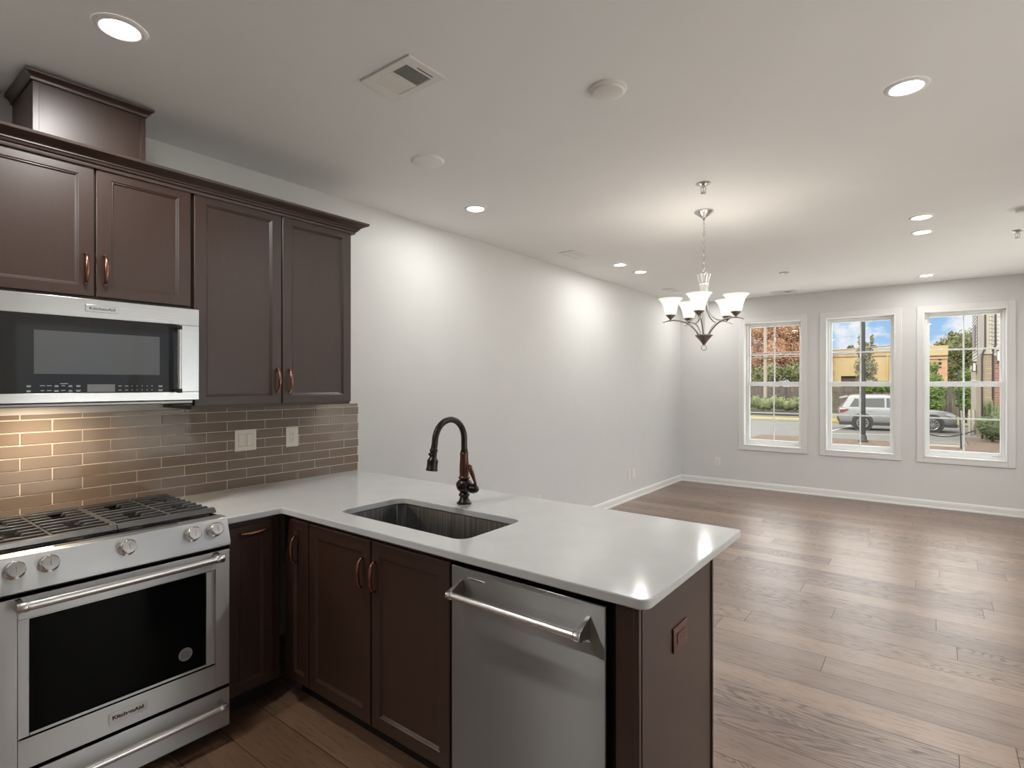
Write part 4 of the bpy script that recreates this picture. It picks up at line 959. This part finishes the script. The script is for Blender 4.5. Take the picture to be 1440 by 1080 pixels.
# lamp post
root = thing('street_lamp', (.924, 25.4, G), 'tall dark lamp post standing in mulch in front of the silver car', 'lamp post')
LP = P('lamp_post_metal', (.05, .055, .05), .55, .3)
MB().cyl((.924, 25.4, G + .051), (.924, 25.4, 5.6), .085, 18, .065).build('post', LP, root)
MB().lathe([(.17, 0), (.17, .04), (.13, .08), (.12, .20), (.10, .26), (.085, .28)], (.924, 25.4, G + .051), seg=20).build('base', LP, root)
MB().lathe([(.06, 0), (.10, .05), (.22, .10), (.24, .16), (.12, .42), (.03, .52)], (.924, 25.4, 5.6), seg=20).build('lantern_head', LP, root)
# thin post with a sign seen on edge, and bollards with a sagging cable
root = thing('sign_post', (3.879, 24.8, G), 'thin dark leaning sign post in the mulch before the bush', 'sign post')
MB().cyl((3.879, 24.8, G + .051), (3.79, 24.8, 1.98), .023, 12).build('post', LP, root)
m = MB(); m.obox((3.815, 24.76, 1.62), (.018, 0, 0), (0, .20, 0), (-.012, 0, .34)); m.build('sign_plate', P('sign_back', (.035, .035, .03), .5), root)
for i, (x, y, h_, lb) in enumerate(((4.10, 32.0, 1.10, 'slim pale bollard, leftmost of three beside the bush'), (4.405, 32.0, 1.16, 'slim pale bollard, middle of three beside the bush'), (4.60, 33.0, 1.12, 'slim pale bollard, rightmost of three beside the bush'))):
    m = MB(); m.lathe([(0, 0), (.05, 0), (.05, h_ - .04), (.035, h_), (0, h_ + .005)], (x, y, G), seg=14); tag(m.build('bollard', P('bollard_paint', (.60, .57, .48), .6), origin=(x, y, G)), lb, 'bollard')
m = MB(); pts = []
for i in range(25):
    s = i/24; pts.append((2.55 + 2.05*s, 28.6 + 1.2*s, G + .34 - .27*sin(pi*s)**1.0 + .10*s))
m.tube(pts, .024, 8)
tag(m.build('sagging_cable', P('black_rubber', (.03, .028, .026), .6), origin=pts[0]), 'black sagging cable hanging low in front of the car wheel', 'cable')
# bush and tall plants
root = thing('garden_bush', (4.94, 28.35, G), 'rounded dark green bush growing in mulch by the house', 'bush')
m = MB(); bl = [((4.92, 28.35, -.24), .50, (1.0, .9, 1.0)), ((5.07, 28.4, -.05), .42, (1, .9, .9)), ((4.77, 28.35, -.1), .36, (1, .9, .9)), ((5.2, 28.4, -.39), .35, (1, .9, 1))]
for c, r, sc in bl: m.sphere(c, r*.75, sc, 2)
leaf_blob(m, bl, 3000, .05, random.Random(31), .35); m.build('foliage', leafmat('bush_leaves', (.04, .065, .02), (.13, .175, .055), (.28, .34, .13)), root, smooth=0, recalc=False)
MB().cyl((4.94, 28.35, G + .051), (4.94, 28.35, G + .3), .05, 8).build('stem', BARK, root)
root = thing('tall_grass_plant', (4.97, 29.45, G + .051), 'tall wispy leafy plant rising behind the rounded bush', 'plant')
m = MB(); rg = random.Random(33)
for k in range(170):
    a = rg.uniform(0, 2*pi); r = rg.uniform(.02, .24); h_ = rg.uniform(.9, 1.75); b0 = Vector((4.97 + r*.6*cos(a), 29.45 + r*.6*sin(a), G + .051)); tp = Vector((4.97 + r*1.2*cos(a), 29.45 + r*sin(a), G + h_)); s = Vector((-sin(a), cos(a), 0))*.025
    m.quad(b0 - s, b0 + s, tp + s*1.6 - Vector((0, 0, .25)), tp)
m.build('blades', leafmat('grass_leaves', (.10, .14, .06), (.24, .30, .14), (.44, .50, .28)), root, smooth=0, recalc=False)
MB().cyl((4.97, 29.45, G + .051), (4.97, 29.45, G + .25), .08, 8).build('stem', BARK, root)

# neighbouring house on the right
def siding(name, c, period=.11, axis='z'):
    m = P(name, c, .75); N, L, b = nodes(m)
    t = N.new('ShaderNodeTexCoord'); s = N.new('ShaderNodeSeparateXYZ'); L.new(t.outputs['Object'], s.inputs[0])
    d = N.new('ShaderNodeMath'); d.operation = 'DIVIDE'; d.inputs[1].default_value = period; L.new(s.outputs['Z'], d.inputs[0])
    f_ = N.new('ShaderNodeMath'); f_.operation = 'FRACT'; L.new(d.outputs[0], f_.inputs[0])
    bu = N.new('ShaderNodeBump'); bu.inputs['Strength'].default_value = 1.0; bu.inputs['Distance'].default_value = .03; bu.invert = True
    L.new(f_.outputs[0], bu.inputs['Height']); L.new(bu.outputs[0], b.inputs['Normal'])
    return m
def lapped(m, a, bb, z0, z1, n, step=.16):      # real lapped boards along a wall line
    a, bb, n = Vector((*a, 0)), Vector((*bb, 0)), Vector((*n, 0)); z = z0
    while z < z1:
        zt = min(z + step, z1); v = [a + n*.03 + Vector((0, 0, z)), bb + n*.03 + Vector((0, 0, z)), bb + n*.004 + Vector((0, 0, zt)), a + n*.004 + Vector((0, 0, zt))]
        m.quad(*v); m.quad(a + Vector((0, 0, z)), bb + Vector((0, 0, z)), bb + n*.03 + Vector((0, 0, z)), a + n*.03 + Vector((0, 0, z))); z += step
def brickmat(name, c1, c2, mo):
    m = P(name, c1, .85); N, L, b = nodes(m); t = N.new('ShaderNodeTexCoord'); s = N.new('ShaderNodeSeparateXYZ'); L.new(t.outputs['Object'], s.inputs[0])
    ad = N.new('ShaderNodeMath'); ad.operation = 'ADD'; L.new(s.outputs['X'], ad.inputs[0]); L.new(s.outputs['Y'], ad.inputs[1])
    c = N.new('ShaderNodeCombineXYZ'); L.new(ad.outputs[0], c.inputs[0]); L.new(s.outputs['Z'], c.inputs[1])
    br = N.new('ShaderNodeTexBrick'); br.inputs['Color1'].default_value = (*K(c1), 1); br.inputs['Color2'].default_value = (*K(c2), 1); br.inputs['Mortar'].default_value = (*K(mo), 1)
    br.inputs['Scale'].default_value = 1.0; br.inputs['Brick Width'].default_value = .30; br.inputs['Row Height'].default_value = .10; br.inputs['Mortar Size'].default_value = .012
    L.new(c.outputs[0], br.inputs['Vector']); L.new(br.outputs['Color'], b.inputs['Base Color']); return m
BEIGE = P('beige_siding', (.62, .55, .43), .75); WSIDE = P('white_siding', (.74, .70, .64), .75)
root = thing('neighbouring_house', (6, 32, G), 'beige and brick house with black downspouts seen at right of the right window', 'house')
MB().box(5.012, 10, 29.99, 37, G, 2.62).build('brick_wall', brickmat('red_brick', (.36, .15, .11), (.46, .21, .15), (.55, .45, .38)), root, smooth=0)
m = MB(); m.box(5.012, 10, 29.99, 37, 2.62, 8); lapped(m, (5.012, 29.99), (10, 29.99), 2.62, 8, (0, -1)); m.build('upper_siding', WSIDE, root, smooth=0)
MB().box(4.70, 5.01, 29.9, 33, G, 2.70).build('stone_pilaster', brickmat('tan_stone', (.46, .36, .24), (.58, .47, .33), (.36, .29, .2)), root, smooth=0)
MB().box(4.66, 5.03, 29.84, 30.3, 2.70, 2.80).build('pilaster_cap', PALE, root)
m = MB(); m.box(4.80, 5.01, 29.9, 33, 2.8, 8); lapped(m, (4.93, 29.9), (5.01, 29.9), 2.8, 8, (0, -1)); m.build('pilaster_siding', BEIGE, root, smooth=0)
MB().box(4.82, 4.925, 29.86, 29.9, 2.8, 8).build('corner_board', P('cream_board', (.66, .60, .48), .7), root)
m = MB(); m.box(4.73, 5.01, 33.0, 37.0, 2.35, 8); lapped(m, (4.73, 33.0), (4.73, 37.0), 2.35, 8, (-1, 0)); m.build('side_siding', WSIDE, root, smooth=0)
MB().box(4.62, 4.9, 33.0, 37.2, 2.15, 2.35).build('belt_trim', PALE, root)
MB().box(4.66, 5.01, 33.0, 37.0, G, 2.15).build('lower_wall', P('beige_wall', (.60, .52, .42), .8), root)
MB().box(4.66, 4.71, 34.0, 35.8, 3.1, 4.25).build('side_window', P('rosy_pane', (.30, .20, .17), .25), root)
for nm, pts in (('a', [(4.80, 29.80, 8), (4.80, 29.80, 2.95), (4.72, 29.80, 2.72), (4.70, 29.80, 2.5), (4.70, 29.80, G)]), ('b', [(5.13, 29.92, 8), (5.13, 29.92, 3.05), (5.05, 29.92, 2.86), (5.045, 29.92, 2.7), (5.045, 29.92, G)])):
    MB().tube(pts, .032, 8).build('downspout', P('black_downspout', (.04, .035, .03), .5), root)
def lantern(x, y, z, lit):
    m = MB(); m.box(x - .07, x + .07, y - .05, y + .05, z - .24, z - .20); m.box(x - .08, x + .08, y - .06, y + .06, z + .18, z + .24)
    for dx in (-.06, .06): m.box(x + dx - .01, x + dx + .01, y - .045, y - .03, z - .2, z + .18)
    o = m.build('wall_lantern', P('lantern_black', (.04, .04, .04), .5), root)
    MB().box(x - .05, x + .05, y - .03, y + .03, z - .2, z + .18).build('lantern_glass', emis('lantern_glow', (.9, .88, .8), lit), o)
lantern(4.60, 32.9, 2.25, .15); lantern(5.24, 29.93, 2.62, .9)

# ------------------------------------------------------------------ silver car
root = thing('suv_car', (1.55, 33.4, G), 'silver SUV parked across the lot outside the windows', 'car')
SIL = P('silver_paint', (.55, .55, .56), .28, .35, Coat_Weight=.5); CARGLASS = P('car_glass', (.10, .105, .11), .08); DKP = P('dark_trim', (.06, .06, .06), .5); RUB = P('tyre', (.045, .043, .042), .8); ALU = P('alloy', (.62, .62, .61), .3, .7)
TH_ = R(9); CO = Vector((1.55, 33.4, G))
def CT(l, s, z): return CO + Vector((cos(TH_)*l - sin(TH_)*s, sin(TH_)*l + cos(TH_)*s, z))   # l: forward, s: away from camera
def loft(stations, name, mat, bev=.03):
    """stations: (l, [(halfwidth, z)...]) mirrored cross sections"""
    m = MB(); rings = []
    for l, sec in stations:
        ring = [m.bm.verts.new(CT(l, -h, z)) for h, z in sec] + [m.bm.verts.new(CT(l, h, z)) for h, z in reversed(sec)]
        rings.append(ring)
    n = len(rings[0])
    for a, bb in zip(rings, rings[1:]):
        for i in range(n): m.bm.faces.new((a[i], a[(i+1) % n], bb[(i+1) % n], bb[i]))
    m.bm.faces.new(rings[0][::-1]); m.bm.faces.new(rings[-1]); return m.build(name, mat, root, bevel=bev, smooth=50)
def low(l, zb, zt, hw): return (l, [(hw*.90, zb), (hw, zb + (zt - zb)*.30), (hw, zb + (zt - zb)*.70), (hw*.965, zt)])
body = loft([low(-2.40, .46, .98, .84), low(-2.34, .36, 1.10, .90), low(-2.0, .30, 1.13, .94), low(-1.0, .28, 1.10, .95), low(.4, .28, 1.06, .95), low(1.2, .28, 1.02, .94), low(1.75, .30, 1.01, .92), low(2.15, .34, .94, .88), low(2.36, .42, .78, .78)], 'body', SIL)
cab = [(-2.30, .80, 1.10, 1.12), (-2.02, .78, 1.10, 1.62), (-1.80, .76, 1.10, 1.70), (-.6, .76, 1.08, 1.73), (.10, .75, 1.06, 1.68), (.50, .76, 1.05, 1.50), (1.15, .80, 1.02, 1.04)]
loft([(l, [(.90, zb), (.90 - .12*(zt - zb)/.6, zt - .03), (.80 - .12*(zt - zb)/.6, zt)]) for l, hw, zb, zt in cab], 'cabin', SIL, .02)
def side_plate(pts, name, mat, off, th=.01):      # pts (l, z) laid on the near side, following the tumblehome
    m = MB(); v = [CT(l, -(.915 - .20*max(0, z - 1.10)) - off + .0, z) for l, z in pts]
    d = CT(0, -th, 0) - CT(0, 0, 0); m.prism(v, d); return m.build(name, mat, root)
side_plate([(-1.95, 1.16), (-1.55, 1.16), (-1.55, 1.56), (-1.72, 1.58)], 'rear_quarter_window', CARGLASS, -.012)
side_plate([(-1.47, 1.16), (-.48, 1.15), (-.48, 1.60), (-1.47, 1.58)], 'rear_door_window', CARGLASS, -.012)
side_plate([(-.40, 1.15), (.86, 1.12), (.36, 1.50), (.04, 1.59), (-.40, 1.60)], 'front_door_window', CARGLASS, -.012)
m = MB(); m.tube([CT(-1.95, -.72, 1.70), CT(-1.7, -.71, 1.755), CT(-.2, -.70, 1.765), CT(.08, -.70, 1.70)], .022, 8); m.build('roof_rail', ALU, root)
m = MB(); m.prism([CT(-2.36, -.72, 1.60), CT(-1.98, -.72, 1.70), CT(-1.98, -.72, 1.64), CT(-2.34, -.72, 1.565)], CT(0, .72, 0) - CT(0, -.72, 0)); m.build('rear_spoiler', SIL, root)
side_plate([(-2.37, 1.02), (-1.98, 1.05), (-2.05, .97), (-2.36, .86)], 'tail_light', P('tail_red', (.45, .05, .04), .25), .030, .02)
side_plate([(2.0, .93), (2.30, .82), (2.22, .74), (1.86, .84)], 'head_light', P('head_clear', (.75, .76, .78), .15), -.02, .03)
m = MB()
for l0, l1 in ((-2.40, -1.84), (-.96, 1.02), (1.86, 2.34)): m.obox(CT((l0 + l1)/2, -.90, .34), CT((l1 - l0)/2, 0, 0) - CO*1 - Vector((0, 0, 0)) - (CT(0, 0, 0) - CO), CT(0, .06, 0) - CT(0, 0, 0), (0, 0, .085))
m.build('lower_cladding', DKP, root, bevel=.02)
m = MB(); m.obox(CT(-2.36, 0, .52), CT(.07, 0, 0) - CT(0, 0, 0), CT(0, .82, 0) - CT(0, 0, 0), (0, 0, .13)); m.build('rear_bumper', DKP, root, bevel=.04)
m = MB(); m.obox(CT(.72, -1.02, 1.14), CT(.09, 0, 0) - CT(0, 0, 0), CT(0, .06, 0) - CT(0, 0, 0), (0, 0, .07)); m.build('wing_mirror', SIL, root, bevel=.03)
for l in (-1.05, -.05):
    m = MB(); m.obox(CT(l, -.965, .98), CT(.09, 0, 0) - CT(0, 0, 0), CT(0, .012, 0) - CT(0, 0, 0), (0, 0, .015)); m.build('door_handle', SIL, root, bevel=.006)
sd_ = CT(0, 1, 0) - CT(0, 0, 0)
for l in (-1.40, 1.40):
    for side in (-1, 1):
        c = CT(l, side*.80, .37); ax = sd_*side
        m = MB(); a0 = CT(l, side*.93, .40)
        m.lathe([(.40, 0), (.46, 0), (.46, .03), (.40, .03)], a0, ax, 32); m.lathe([(0, .0), (.41, 0), (.41, .026), (0, .026)], a0, ax, 32); m.build('wheel_arch', DKP, root)
        wh = MB().lathe([(.22, -.11), (.34, -.11), (.368, -.08), (.368, .15), (.34, .175), (.25, .175)], c, ax, 36).build('wheel', RUB, root, smooth=40)
        m = MB(); m.lathe([(.235, .168), (.255, .18), (.235, .184), (.215, .172)], c, ax, 32); m.lathe([(0, .168), (.055, .168), (.055, .186), (0, .19)], c, ax, 18)
        u_ = ax.orthogonal().normalized(); v_ = ax.cross(u_)
        for k in range(10):
            q = 2*pi*k/10; d = cos(q)*u_ + sin(q)*v_; t_ = -sin(q)*u_ + cos(q)*v_; m.obox(c + ax*.176 + d*.14, d*.10, t_*.018, ax*.008)
        m.lathe([(0, .02), (.24, .02), (.24, .03), (0, .03)], c, ax, 24)
        m.build('rim', ALU, wh)
bpy.context.view_layer.update()
